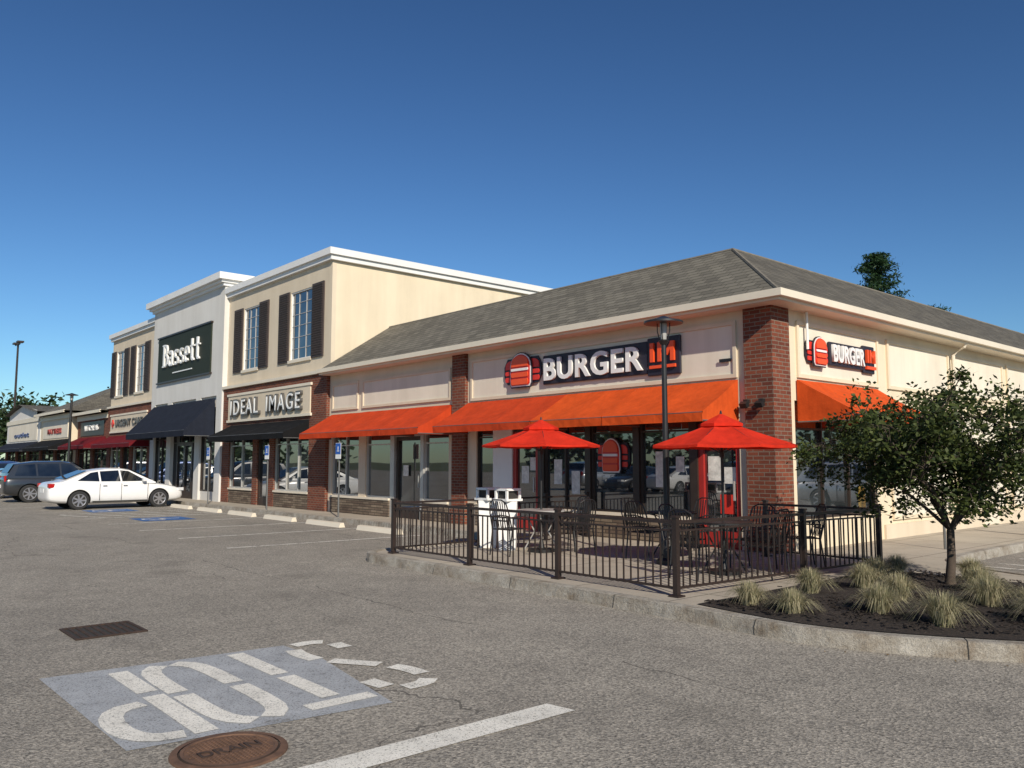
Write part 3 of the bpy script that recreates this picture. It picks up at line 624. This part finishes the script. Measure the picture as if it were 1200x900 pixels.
# ------------------------------------------------------------------ far shops
def shop(name,x0,x1,ywall,wallmat,awm,sgn,sgm,gable,zr=7.0,ze=4.5,band=PANEL):
    E=empty(name); mb=MB(); fr=Fr((0,ywall),(1,0),(0,-1))
    mb.box(x0,x1,ywall+.15,ywall+14,0,ze,wallmat)
    fr.box(mb,x0,x1,-.15,0,2.8,ze,wallmat); n=max(2,int((x1-x0)/3.2)); w=(x1-x0)/n
    for i in range(n):
        a=x0+i*w; fr.box(mb,a,a+.5,-.15,.06,.13,2.8,BRICK); window(mb,fr,a+.5,a+w,.6,2.8,2,(2.2,),BRONZE); fr.box(mb,a+.5,a+w,-.15,0,.13,.6,STONE)
    fr.box(mb,x0,x1,0,.08,ze-.3,ze,TRIM); fr.box(mb,x0+.8,x1-.8,0,.03,3.2,ze-.4,band)
    if gable:
        mb.box(x0,x1,ywall-.5,ywall-.42,ze,ze+.16,TRIM)
        mb.face([(x0-.3,ywall-.5,ze+.1),(x1+.3,ywall-.5,ze+.1),(x1-3,ywall+6,zr),(x0+3,ywall+6,zr)],SHX)
        mb.face([(x0-.3,ywall+13,ze+.1),(x1+.3,ywall+13,ze+.1),(x1-3,ywall+6,zr),(x0+3,ywall+6,zr)],SHX)
        mb.face([(x0-.3,ywall-.5,ze+.1),(x0-.3,ywall+13,ze+.1),(x0+3,ywall+6,zr)],SHY); mb.face([(x1+.3,ywall-.5,ze+.1),(x1+.3,ywall+13,ze+.1),(x1-3,ywall+6,zr)],SHY)
    else:
        c=(x0+x1)/2
        mb.face([(x0+1,ywall-.05,ze),(x1-1,ywall-.05,ze),(x1-1,ywall-.05,ze+.5),(c,ywall-.05,zr-.6),(x0+1,ywall-.05,ze+.5)],wallmat)
        mb.face([(x0+.7,ywall-.4,ze+.4),(c,ywall-.4,zr-.5),(c,ywall+12,zr-.5),(x0+.7,ywall+12,ze+.4)],SHY); mb.face([(x1-.7,ywall-.4,ze+.4),(c,ywall-.4,zr-.5),(c,ywall+12,zr-.5),(x1-.7,ywall+12,ze+.4)],SHY)
    mb.build('walls_and_roof',E)
    mb=MB(); awning(mb,fr,x0+.4,x1-.4,3.1,2.6,1.1,.2,awm); mb.build('awning',E,recalc=False)
    c=(x0+x1)/2; hw=(x1-x0)*.22
    text(fr,sgn,c-hw,c+hw,3.48,3.82,.04,sgm,'sign_letters',E,bold=.01,space=1.08)
FRED=simple('faded_red',(.32,.06,.05),.6); FBLUE=simple('faded_blue',(.06,.09,.2),.6)
shop('brick_shop',-47.5,-40.95,-.0,BRICK,MAROON,'KITCHENS',WHITE,True,6.6,4.4,BRONZE)
shop('gabled_shop',-56,-47.7,-.3,STUC2,BLKF,'MATTRESS',FRED,True,7.9,4.7)
shop('corner_shop',-68,-56.3,-.3,STUW,NAVY,'outlet',FBLUE,False,6.4,4.8)

# ------------------------------------------------------------------ railing
FX0,FX1,FY0,FY1=-4.66,1.38,-4.95,-.5
mb=MB()
def rail(p,q,posts):
    p=Vector(p);q=Vector(q);L=(q-p).length;d=(q-p)/L;n=Vector((-d.y,d.x,0)); z0=.13
    c=(p+q)/2
    for z,hh,ww in ((.86,.018,.026),(.76,.011,.014),(.10,.013,.016)): mb.obox((c.x,c.y,z0+z),d*(L/2),n*ww,(0,0,hh),FENCE)
    k=int(L/.115)
    for i in range(1,k):
        a=p+d*L*i/k; mb.obox((a.x,a.y,z0+.43),d*.008,n*.008,(0,0,.33),FENCE)
    for t in posts:
        a=p+d*L*t; mb.box(a.x-.032,a.x+.032,a.y-.032,a.y+.032,z0,z0+.91,FENCE); mb.box(a.x-.042,a.x+.042,a.y-.042,a.y+.042,z0+.91,z0+.935,FENCE); mb.box(a.x-.07,a.x+.07,a.y-.07,a.y+.07,z0+.001,z0+.02,FENCE)
rail((FX0,FY0,0),(FX1,FY0,0),(0,.352,.672,1)); rail((FX1,FY0,0),(1.70,FY1,0),(.57,1)); rail((FX0,FY0,0),(FX0,-.15,0),(.4,.75,1)); rail((1.70,FY1,0),(-.2,FY1,0),(1,))
mb.build('patio_railing')

# ------------------------------------------------------------------ patio furniture
def umbrella(x,y,zt,r,rot):
    E=empty('patio_umbrella',(x,y,.13)); mb=MB(); n=8;k=6
    H=zt-.13; drop=.38
    def P(i,t,c=0):
        a=rot+2*math.pi*i/n; rr=r*t
        return Vector((math.cos(a)*rr,math.sin(a)*rr,H-.05-drop*(t**.92)))
    sub=4
    for i in range(n):
        for j in range(k):
            for s_ in range(sub):
                def Q(u,t):
                    A=P(i,t);B=P(i+1,t); p=A.lerp(B,u); p.z-=.045*math.sin(math.pi*u)*t*(1 if t<1 else .3); return p
                u0=s_/sub;u1=(s_+1)/sub;t0=.12+.88*j/k;t1=.12+.88*(j+1)/k
                mb.face([Q(u0,t0),Q(u0,t1),Q(u1,t1),Q(u1,t0)],REDF)
                if j==k-1:
                    a=Q(u0,1);b=Q(u1,1); mb.face([a,b,b-Vector((0,0,.035)),a-Vector((0,0,.035))],REDF)
        A=P(i,.3)+Vector((0,0,.055));B=P(i+1,.3)+Vector((0,0,.055)); mb.face([Vector((0,0,H+.03)),A,B],REDF)
        mb.face([A,B,B-Vector((0,0,.04)),A-Vector((0,0,.04))],REDF)
    mb.build('canopy',E,recalc=False)
    mb=MB()
    for i in range(n): mb.tube([P(i,.1)-Vector((0,0,.012)),P(i,1)-Vector((0,0,.012))],.007,BLACK,5); mb.tube([(0,0,H-.55),P(i,.5)-Vector((0,0,.02))],.006,BLACK,5)
    mb.tube([(0,0,.02),(0,0,H+.02)],.02,BLACK,10); mb.tube([(0,0,H+.02),(0,0,H+.07)],[.02,.01],BLACK,8); mb.tube([(0,0,H-.6),(0,0,H-.5)],.035,BLACK,8)
    mb.tube([(0,0,.0),(0,0,.05),(0,0,.07),(0,0,.2)],[.24,.24,.06,.03],BLACK,20)
    mb.build('pole_and_base',E)
umbrella(.57,-2.82,2.36,1.05,.3); umbrella(-3.2,-2.83,2.42,1.05,.1)
def table(x,y,m=BLACK,r=.42):
    E=empty('patio_table',(x,y,.13)); mb=MB(); mb.tube([(0,0,.70),(0,0,.725),(0,0,.73)],[r,r,r-.01],m,28)
    for i in range(4):
        a=i*math.pi/2+.78; mb.tube([(math.cos(a)*.32,math.sin(a)*.32,.0),(math.cos(a)*.12,math.sin(a)*.12,.35),(math.cos(a)*.3,math.sin(a)*.3,.70)],.014,m,6)
    mb.build('top_and_legs',E)
def chair(x,y,rot,m=BLACK):
    E=empty('patio_chair',(x,y,.13)); E.rotation_euler=(0,0,rot); mb=MB(); w=.23
    for sx in(-1,1):
        mb.tube([(sx*w,.24,0),(sx*w,.22,.42),(sx*w,.2,.62),(sx*w,.0,.65),(sx*w,-.22,.64)],.012,m,6)
        mb.tube([(sx*w,-.26,0),(sx*w,-.2,.42),(sx*w*.97,-.27,.7),(sx*w*.8,-.31,.88)],.012,m,6)
    mb.tube([(-w*.8,-.31,.88),(-w*.4,-.325,.93),(w*.4,-.325,.93),(w*.8,-.31,.88)],.012,m,6)
    mb.tube([(-w,.2,.43),(w,.2,.43)],.01,m,6); mb.tube([(-w,-.2,.43),(w,-.2,.43)],.01,m,6)
    for i in range(9): a=-.2+i*.05; mb.box(a-.012,a+.012,-.2,.2,.43,.437,m)
    for i in range(5): mb.box(-.2,.2,-.2+i*.09,-.175+i*.09,.437,.443,m)
    for i in range(7): a=-.15+i*.05; mb.obox((a,-.27,.68),(.008,0,0),(0,-.045,.22),(0,.004,.001),m)
    mb.obox((0,-.25,.58),(.2,0,0),(0,-.003,.012),(0,.004,0),m)
    mb.build('frame_seat_back',E)
GREYM=simple('grey_table_top',(.36,.35,.33),.35,.1,5,60,.03)
table(.57,-2.82); table(-3.2,-2.83,GREYM); table(-1.3,-1.6)
for x,y,r in ((.57,-3.5,0),(.57,-2.1,3.14),(1.15,-2.75,1.6),(-.1,-2.85,-1.5),(-1.3,-2.25,0),(-1.3,-.95,3.14),(-1.95,-1.6,-1.5),
  (-2.5,-2.7,1.57),(-3.2,-3.55,.1),(-3.2,-2.1,3.0),(.9,-1.3,2.4)):
    chair(x,y,r)
BN=empty('trash_bin',(-4.12,-3.05,.13)); mb=MB()
for dx in(-.27,.27):
    mb.tube([(dx,0,0),(dx,0,.05),(dx,0,.82),(dx,0,.86)],[.2,.21,.245,.25],WHITE,4)
    mb.obox((dx,0,.885),(.19,0,0),(0,.19,0),(0,0,.02),WHITE); mb.obox((dx,0,1.07),(.17,0,0),(0,.17,0),(0,0,.02),WHITE)
    for a,b in((-1,-1),(1,-1),(1,1),(-1,1)): mb.obox((dx+a*.15,b*.15,.98),(.02,0,0),(0,.02,0),(0,0,.08),WHITE)
    mb.obox((dx,0,.98),(.12,0,0),(0,.12,0),(0,0,.07),INT)
mb.build('bins',BN)

# ------------------------------------------------------------------ street lamps
def lamp(x,y,z0,h,s=1):
    E=empty('street_lamp',(x,y,z0)); mb=MB()
    mb.tube([(0,0,0),(0,0,.06),(0,0,.1),(0,0,.5),(0,0,.56)],[.17,.17,.11,.10,.055],BLACK,14)
    mb.tube([(0,0,.5),(0,0,h-.42)],[.05*s,.04*s],BLACK,12)
    mb.tube([(0,0,h-.44),(0,0,h-.38),(0,0,h-.36)],[.05,.085,.06],BLACK,12)
    for i in range(4):
        a=i*math.pi/2+.4; mb.tube([(math.cos(a)*.06,math.sin(a)*.06,h-.38),(math.cos(a)*.10,math.sin(a)*.10,h-.22),(math.cos(a)*.10,math.sin(a)*.10,h-.08)],.008,BLACK,5)
    mb.tube([(0,0,h-.36),(0,0,h-.1)],[.045,.06],GREYM,12)
    mb.tube([(0,0,h-.1),(0,0,h-.07),(0,0,h-.02),(0,0,h+.02)],[.31,.31,.12,.03],BLACK,28)
    mb.build('pole_and_hood',E,smooth=True)
lamp(-.65,-2.55,.13,3.85); lamp(-40.5,-2.0,.0,5.3,1.5)
def lotlamp(x,y,h):
    E=empty('parking_lot_lamp',(x,y,0)); mb=MB(); mb.tube([(0,0,0),(0,0,.8)],.3,CONC,12); mb.tube([(0,0,.8),(0,0,h)],[.11,.08],BRONZE,10)
    for sx in(-1,1): mb.box(min(0,sx*1.2),max(0,sx*1.2),-.04,.04,h-.1,h-.02,BRONZE); mb.box(sx*.8-.35,sx*.8+.35,-.25,.25,h-.02,h+.12,BRONZE)
    mb.build('pole_and_heads',E)
lotlamp(-74.5,1.2,12)
def accsign(x,y,r=0,post=GALV):
    E=empty('accessible_parking_sign',(x,y,.13)); E.rotation_euler=(0,0,r); mb=MB(); mb.tube([(0,0,0),(0,0,2.15)],.025,post,8); mb.box(-.15,.15,-.045,-.037,1.65,2.1,WHITE); mb.box(-.14,.14,-.049,-.0455,1.78,2.09,BLUE)
    mb.box(-.02,.02,-.052,-.0495,1.9,2.0,WHITE); mb.box(-.06,.06,-.052,-.0496,1.86,1.885,WHITE)
    mb.build('post_and_plate',E)
for x in (-13.4,-18.1,-23.2): accsign(x,-1.15)
accsign(1.3,2.9,1.57)
mb=MB(); mb.tube([(1.5,7.2,.13),(1.5,7.2,1.05),(1.5,7.2,1.1)],[.08,.08,.03],YEL,14); mb.build('bollard',smooth=True)

# ------------------------------------------------------------------ vehicles
def ring_half(w,zb,zt): return [(0,zb),(.78*w,zb),(.95*w,zb+.08),(w,zb+.42*(zt-zb)),(.985*w,zb+.72*(zt-zb)),(.93*w,zt-.045),(.78*w,zt-.005),(.4*w,zt+.015),(0,zt+.02)]
def make_car_meshes(kind,paint):
    if kind=='sedan':
        st=[(-2.38,.62,.42,.78),(-2.33,.78,.30,.93),(-2.15,.85,.24,1.0),(-1.7,.89,.2,1.02),(-.9,.905,.19,1.0),(0,.91,.19,.97),(.9,.905,.19,.95),(1.45,.89,.19,.89),(1.95,.85,.2,.80),(2.25,.77,.24,.70),(2.36,.62,.34,.60)]
        wb=1.38; cab=[(-1.95,1.0),(-1.05,1.37),(-.5,1.45),(0,1.46),(.35,1.41),(1.25,.95)]; bz=.94; wr=.33
        side=[[(-1.45,1.02),(-1.0,1.30),(-.75,1.345),(-.72,.99)],[(-.66,.99),(-.69,1.35),(-.05,1.385),(0,.985)],[(.06,.985),(.01,1.385),(.3,1.355),(.93,.985)]]
    else:
        st=[(-2.33,.70,.45,.95),(-2.28,.84,.34,1.05),(-2.1,.90,.28,1.1),(-1.5,.93,.26,1.1),(-.7,.94,.25,1.08),(0,.94,.25,1.06),(.8,.935,.25,1.04),(1.4,.92,.25,1.02),(1.9,.88,.27,.96),(2.2,.80,.3,.86),(2.32,.65,.4,.72)]
        wb=1.38; cab=[(-2.25,1.1),(-1.95,1.6),(-1.2,1.7),(-.2,1.72),(.25,1.66),(1.15,1.04)]; bz=1.04; wr=.37
        side=[[(-1.95,1.12),(-1.8,1.55),(-1.2,1.6),(-1.15,1.1)],[(-1.08,1.1),(-1.12,1.6),(-.3,1.62),(-.25,1.09)],[(-.18,1.09),(-.23,1.62),(.18,1.58),(.8,1.09)]]
    mb=MB(); rings=[]
    for y,w,zb,zt in st:
        h=ring_half(w,zb,zt); full=h+[(-a,b) for a,b in h[-2:0:-1]]; i=len(mb.v); mb.v+=[(a,y,b) for a,b in full]; rings.append(i); n=len(full)
    k=mb.mi(paint)
    for j in range(len(rings)-1):
        for q in range(n): mb.f.append((rings[j]+q,rings[j]+(q+1)%n,rings[j+1]+(q+1)%n,rings[j+1]+q)); mb.m.append(k)
    mb.f.append(tuple(rings[0]+q for q in range(n))); mb.m.append(k); mb.f.append(tuple(rings[-1]+q for q in range(n))[::-1]); mb.m.append(k)
    mb.mi(INT)
    body=mb.build('body',smooth=True)
    sb=body.modifiers.new('s','SUBSURF'); sb.levels=2; sb.render_levels=2
    cut=MB()
    for y in(-wb,wb):
        for s_ in(-1,1): cut.tube([(s_*.6,y,wr),(s_*1.2,y,wr)],wr+.055,INT,28)
    co=cut.build('cut'); bo=body.modifiers.new('b','BOOLEAN'); bo.object=co; bo.operation='DIFFERENCE'; bo.solver='EXACT'
    try: bo.material_mode='TRANSFER'
    except Exception: pass
    bpy.context.view_layer.update(); dg=bpy.context.evaluated_depsgraph_get()
    bme=bpy.data.meshes.new_from_object(body.evaluated_get(dg)); bpy.data.objects.remove(body); bpy.data.objects.remove(co)
    mb=MB(); wbse=.83 if kind=='sedan' else .87; kk=.40 if kind=='sedan' else .28; rings=[]
    for y,zt in cab:
        wt=wbse-kk*max(0,zt-.03-bz); h=[(wbse,bz-.05),(wbse-.0,bz),(wt,max(zt-.03,bz+.001)),(wt*.82,zt+.005),(wt*.4,zt+.02),(0,zt+.025)]
        full=h+[(-a,b) for a,b in h[-2::-1]]; i=len(mb.v); mb.v+=[(a,y,b) for a,b in full]; rings.append(i); n=len(full)
    k=mb.mi(paint)
    for j in range(len(rings)-1):
        for q in range(n-1): mb.f.append((rings[j]+q,rings[j]+q+1,rings[j+1]+q+1,rings[j+1]+q)); mb.m.append(k)
    mb.f.append(tuple(rings[0]+q for q in range(n))); mb.m.append(k); mb.f.append(tuple(rings[-1]+q for q in range(n))[::-1]); mb.m.append(k)
    c=mb.build('cabin',smooth=True); cme=c.data; bpy.data.objects.remove(c)
    mb=MB()
    for poly in side:
        for s_ in(-1,1): mb.face([(s_*(wbse-kk*(z-bz)+.007),y,z) for y,z in poly],CGLASS)
    def screen(i,j,f0,f1):
        (ya,za),(yb,zb_)=cab[i],cab[j]; pts=[]
        for t,s_ in((f0,-1),(f0,1),(f1,1),(f1,-1)):
            y=ya+(yb-ya)*t;z=za+(zb_-za)*t; wt=wbse-kk*max(0,z-.03-bz)-.1
            pts.append((s_*wt,y+(.012 if yb>0 else -.012),z+.035))
        mb.face(pts,CGLASS)
    screen(4,5,.04,.9); screen(1,0,.05,.85 if kind=='sedan' else .8)
    fy=st[-1][0]; ryy=st[0][0]
    for s_ in(-1,1):
        mb.obox((s_*.62,fy-.13,.66 if kind=='sedan' else .84),(.15,0,0),(s_*-.02,.1,0),(0,0,.055),HEADL)
        mb.obox((s_*.70,ryy+.12,.86 if kind=='sedan' else 1.0),(.1,0,0),(0,.09,0),(0,0,.07 if kind=='sedan' else .12),TAIL)
        mb.obox((s_*(wbse+.13),.78,bz+.1),(.07,0,0),(0,.05,0),(0,0,.055),paint)
        for y in(-.55,.15): mb.obox((s_*.915 if kind=='sedan' else s_*.945,y,.84 if kind=='sedan' else .92),(.01,0,0),(0,.07,0),(0,0,.012),RIM)
        for y in(-.72,.02,.95): mb.obox((s_*.9 if kind=='sedan' else s_*.93,y,.62),(.012,0,0),(0,.004,0),(0,0,.3),INT)
        mb.obox((s_*.9,0,.27),(.012,0,0),(0,.95,0),(0,0,.03),INT)
    mb.obox((0,ryy+.01,.68),(.26,0,0),(0,.012,0),(0,0,.07),WHITE); mb.obox((0,fy+.0,.46),(.45,0,0),(0,.02,0),(0,0,.06),INT)
    for y in(-wb,wb):
        for s_ in(-1,1):
            X=.90 if kind=='sedan' else .93
            mb.tube([(s_*(X-.22),y,wr),(s_*(X-.02),y,wr),(s_*X,y,wr)],[wr,wr,wr-.03],RUB,28)
            mb.tube([(s_*(X-.0),y,wr),(s_*(X+.005),y,wr)],wr*.66,INT,24)
            mb.tube([(s_*(X+.004),y,wr),(s_*(X+.012),y,wr)],.06,RIM,12)
            for q in range(7):
                a=2*math.pi*q/7; d=Vector((0,math.cos(a),math.sin(a))); p=Vector((s_*(X+.008),y,wr)); e=Vector((0,-d.z,d.y))
                mb.obox(p+d*wr*.35,d*wr*.33,e*.028,(.005,0,0),RIM)
            rr=[(s_*(X+.006),y+math.cos(t*math.pi/12)*wr*.66,wr+math.sin(t*math.pi/12)*wr*.66) for t in range(25)]
            mb.tube(rr,.014,RIM,5,False)
    d=mb.build('details'); dme=d.data; bpy.data.objects.remove(d)
    return bme,cme,dme
cache={}
def car(kind,paint,x,y,rot,name):
    key=(kind,paint.name)
    if key not in cache: cache[key]=make_car_meshes(kind,paint)
    E=empty(name,(x,y,0)); E.rotation_euler=(0,0,rot)
    for nm,me in zip(('body','cabin','trim_and_wheels'),cache[key]):
        o=bpy.data.objects.new(nm,me); col.objects.link(o); o.parent=E
car('sedan',CW,-25.6,-3.8,.03,'white_sedan'); car('suv',CD,-32.6,-4.0,0,'dark_suv'); car('sedan',CS,-37.6,-4.3,0,'silver_sedan'); car('suv',CB,-42.6,-4.2,0,'blue_suv'); car('sedan',CD,-46,-4.2,0,'parked_car'); car('suv',CS,-52,-4.2,0,'parked_car')
for i,(k,p) in enumerate((('suv',CS),('sedan',CD),('sedan',CW),('suv',CB),('sedan',CR),('suv',CW),('sedan',CS),('sedan',CB),('suv',CD),('sedan',CW))):
    car(k,p,-27+i*3.3+(1.5 if i>5 else 0),-24+(i%3)*.2,0 if i%2 else math.pi,'parked_car')
car('suv',CS,5.0,15.0,1.57,'parked_car')

# ------------------------------------------------------------------ vegetation
def leafquad(mb,p,l,w,k,rr=None):
    g=rr or R
    d=Vector((g.gauss(0,1),g.gauss(0,1),g.gauss(0,.7))).normalized(); e=d.cross(Vector((g.gauss(0,1),g.gauss(0,1),g.gauss(0,1)))).normalized()
    i=len(mb.v); mb.v+=[tuple(p-d*l),tuple(p+e*w),tuple(p+d*l),tuple(p-e*w)]; mb.f.append((i,i+1,i+2,i+3)); mb.m.append(k)
def tree(name,x,y,z0,cz,rx,rz,fork,tr,ntip,nleaf,lsz,leaf,seed,lean=(0,0),clump=.13,cc=(0,0)):
    E=empty(name,(x,y,z0)); g=random.Random(seed); mb=MB()
    F=Vector((lean[0],lean[1],fork)); mb.tube([(0,0,-.05),(0,0,.08),(lean[0]*.5+.01,lean[1]*.5,fork*.5),F],[tr*1.5,tr*1.05,tr*.9,tr*.8],BARK,10)
    C=Vector((lean[0]+cc[0],lean[1]+cc[1],cz)); nodes=[(F,tr*.75)]
    for i in range(9):
        a=2*math.pi*i/9+g.uniform(-.3,.3); el=g.uniform(.0,1.2) 
        tip=C+Vector((math.cos(a)*math.cos(el)*rx*.75,math.sin(a)*math.cos(el)*rx*.75,math.sin(el)*rz*.8-.15*rz)); pts=[F]
        for k in range(1,6):
            t=k/5; p=F.lerp(tip,t)+Vector((g.gauss(0,.05),g.gauss(0,.05),math.sin(t*3.1)*.1*rz))*rx*.6; pts.append(p); nodes.append((p,tr*.5*(1-t*.75)))
        mb.tube(pts,[tr*.5*(1-.8*k/5) for k in range(6)],BARK,6)
    tips=[]
    while len(tips)<ntip:
        d=Vector((g.gauss(0,1),g.gauss(0,1),g.gauss(0,1))).normalized(); rad=g.random()**.42
        lump=.80+.5*noise.noise(d*2.3+Vector((seed,0,0)))
        q=Vector((d.x*rx,d.y*rx,d.z*rz))*rad*lump*1.12
        if noise.noise(q*(2.2/rx)*1.3+Vector((0,seed,0)))<-.14: continue
        if q.z<-rz*.8: continue
        tips.append(C+q)
    for t in tips:
        n=min(nodes,key=lambda n:(n[0]-t).length); m=(n[0]+t)/2+Vector((g.gauss(0,.04),g.gauss(0,.04),.04))*rx
        mb.tube([n[0],m,t],[max(.006,n[1]*.35),.006*max(1,rx/2),.003*max(1,rx/2)],BARK,4,False)
        if g.random()<.3: nodes.append((m,.01))
    mb.build('trunk_and_limbs',E,smooth=True)
    mb=MB(); k=mb.mi(leaf)
    for t in tips:
        r_=clump*g.uniform(.6,1.4)
        for _ in range(int(nleaf*g.uniform(.5,1.5))):
            p=t+Vector((g.gauss(0,r_),g.gauss(0,r_),g.gauss(0,r_*.7))); leafquad(mb,p,lsz*g.uniform(.7,1.3),lsz*.5*g.uniform(.7,1.2),k,g)
    mb.build('foliage',E,recalc=False)
tree('small_tree',3.25,-1.95,.18,1.63,1.82,.98,.68,.055,430,54,.036,LEAF,3,(.03,0),.10,(-.02,.0))
tree('background_tree',-78,14,0,6.0,4.5,3.2,3,.25,130,40,.28,LEAFB,5,clump=.6)
tree('background_tree',-86,4,0,5.3,4.0,3.0,3,.25,120,40,.28,LEAFB,6,clump=.6)
def pine(x,y,h,seed):
    E=empty('pine_tree',(x,y,0)); g=random.Random(seed); mb=MB(); mb.tube([(0,0,0),(0,0,h*.97)],[.25,.03],BARK,8); tips=[]
    z=h*.35
    while z<h:
        t=(h-z)/(h*.65); L=.35+2.7*t**.8
        for i in range(6):
            if g.random()<.2: continue
            a=g.uniform(0,6.28); l=L*g.uniform(.6,1.15); e=Vector((math.cos(a)*l,math.sin(a)*l,z+l*.18)); mb.tube([(0,0,z),e],[.04,.01],BARK,4,False)
            for q in range(5): tips.append(Vector((0,0,z)).lerp(e,.35+.65*q/4))
        z+=.42
    mb.build('trunk_and_boughs',E); mb=MB(); k=mb.mi(PINE)
    for t in tips:
        for _ in range(26): leafquad(mb,t+Vector((g.gauss(0,.22),g.gauss(0,.22),g.gauss(0,.1))),.14,.035,k,g)
    mb.build('needles',E,recalc=False)
pine(-12.9,31.6,13.0,1); pine(-10.9,33.6,10.1,2)
mb=MB(); k=mb.mi(LEAFB)
def belt(cx,cy,r,h,n):
    for _ in range(n):
        d=Vector((R.gauss(0,1),R.gauss(0,1),R.gauss(0,1))).normalized(); q=R.random()**.35
        leafquad(mb,Vector((cx+d.x*r*q,cy+d.y*r*q,h*.5+d.z*h*.5*q)),.8,.5,k)
for i in range(26): belt(-95+i*7+R.uniform(-2,2),-80+R.uniform(-4,4),4.5,R.uniform(4,8),130)
for i in range(16): belt(-130+R.uniform(-6,6),-60+i*8,5,R.uniform(5,8),130)
for i in range(18): belt(75+R.uniform(-3,3),-70+i*9,5,R.uniform(5,9),130)
for i in range(22): belt(-120+i*9,82+R.uniform(-4,4),5,R.uniform(7,10),120)
mb.build('distant_trees',recalc=False)
mb=MB(); k=mb.mi(GRASS)
spots=[(2.35,-4.95,.25),(2.9,-5.02,.24),(3.55,-4.5,.29),(4.2,-4.6,.31),(4.15,-3.3,.32),(2.45,-3.85,.27),(2.7,-3.05,.28),(3.35,-3.6,.28),(4.85,-3.9,.32),(4.95,-2.7,.32),(3.75,-2.4,.29),(2.4,-2.1,.28),(5.45,-3.2,.32),(2.3,-1.3,.26),(4.4,-1.5,.3),(5.25,-1.8,.3),(3.2,-1.15,.27),(4.6,-3.35,.27)]
for x,y,r in spots:
    t0=min(1,(Vector((x,y))-cxy).length/3); z0=bz(x,y,t0)-.02
    for _ in range(760):
        a=R.uniform(0,6.28); sp=min(1.15,abs(R.gauss(0,.72))); h=r*R.uniform(.75,1.12); b=Vector((x+math.cos(a)*R.random()*.09,y+math.sin(a)*R.random()*.09,z0))
        d=Vector((math.cos(a),math.sin(a),0)); w=Vector((-d.y,d.x,0))*.0032; out=sp*r*.95
        pts=[b,b+d*out*.3+Vector((0,0,h*.5)),b+d*out*.68+Vector((0,0,h*(.88-.2*sp*sp))),b+d*out*1.05+Vector((0,0,h*(1.0-.58*sp*sp)))]
        i=len(mb.v)
        for j,p in enumerate(pts): ww=w*(1-.28*j); mb.v+=[tuple(p-ww),tuple(p+ww)]
        for j in range(3): mb.f.append((i+2*j,i+2*j+1,i+2*j+3,i+2*j+2)); mb.m.append(k)
mb.build('ornamental_grass',recalc=False)
for z0,z1 in ((15.5,14.6),(14.2,13.4),(11,10.6)):
    mb=MB(); pts=[]
    for i in range(21):
        t=i/20; pts.append((-150+t*110,30+t*30,z0+(z1-z0)*t-2.0*math.sin(math.pi*t)))
    mb.tube(pts,.035,BLACK,4); mb.build('power_line')
for x,y in ((-150,30),(-40,60)):
    mb=MB(); mb.tube([(x,y,0),(x,y,16.5)],[.18,.12],BARK,8); mb.box(x-.9,x+.9,y-.06,y+.06,15.3,15.45,BARK); mb.build('utility_pole')

# ------------------------------------------------------------------ light, sky, camera
az=math.radians(-24); el=math.radians(31)
sv=Vector((math.cos(az)*math.cos(el),math.sin(az)*math.cos(el),math.sin(el)))
L=bpy.data.lights.new('sun','SUN'); L.energy=5.0; L.angle=math.radians(.5); L.color=(1,.92,.79); lo=bpy.data.objects.new('sun',L); col.objects.link(lo)
lo.rotation_euler=sv.to_track_quat('Z','Y').to_euler()
w=bpy.data.worlds.new('World'); scene.world=w; w.use_nodes=True; nt=w.node_tree; bg=nt.nodes['Background']
sk=nt.nodes.new('ShaderNodeTexSky'); sk.sky_type='NISHITA'; sk.sun_disc=False; sk.sun_elevation=el; sk.sun_rotation=math.radians(114); sk.air_density=1.0; sk.dust_density=.2; sk.ozone_density=3.0
m1=mix(nt,sk.outputs[0],(.085,.085,.085),1,'MULTIPLY')
gm=nt.nodes.new('ShaderNodeGamma'); gm.inputs[1].default_value=1.35; nt.links.new(m1,gm.inputs[0])
m2=mix(nt,gm.outputs[0],(1.0,1.27,1.42),1,'MULTIPLY'); m3=nt.nodes.new('ShaderNodeVectorMath'); m3.operation='SCALE'; m3.inputs[3].default_value=10.0
nt.links.new(m2,m3.inputs[0]); nt.links.new(m3.outputs[0],bg.inputs[0]); bg.inputs[1].default_value=.1
cam=bpy.data.cameras.new('camera'); co=bpy.data.objects.new('camera',cam); col.objects.link(co)
co.location=(7.47,-12.79,1.70); co.rotation_euler=(math.radians(95.415),0,math.radians(49)); cam.lens=28.8; cam.sensor_width=36; cam.clip_end=3000
scene.camera=co
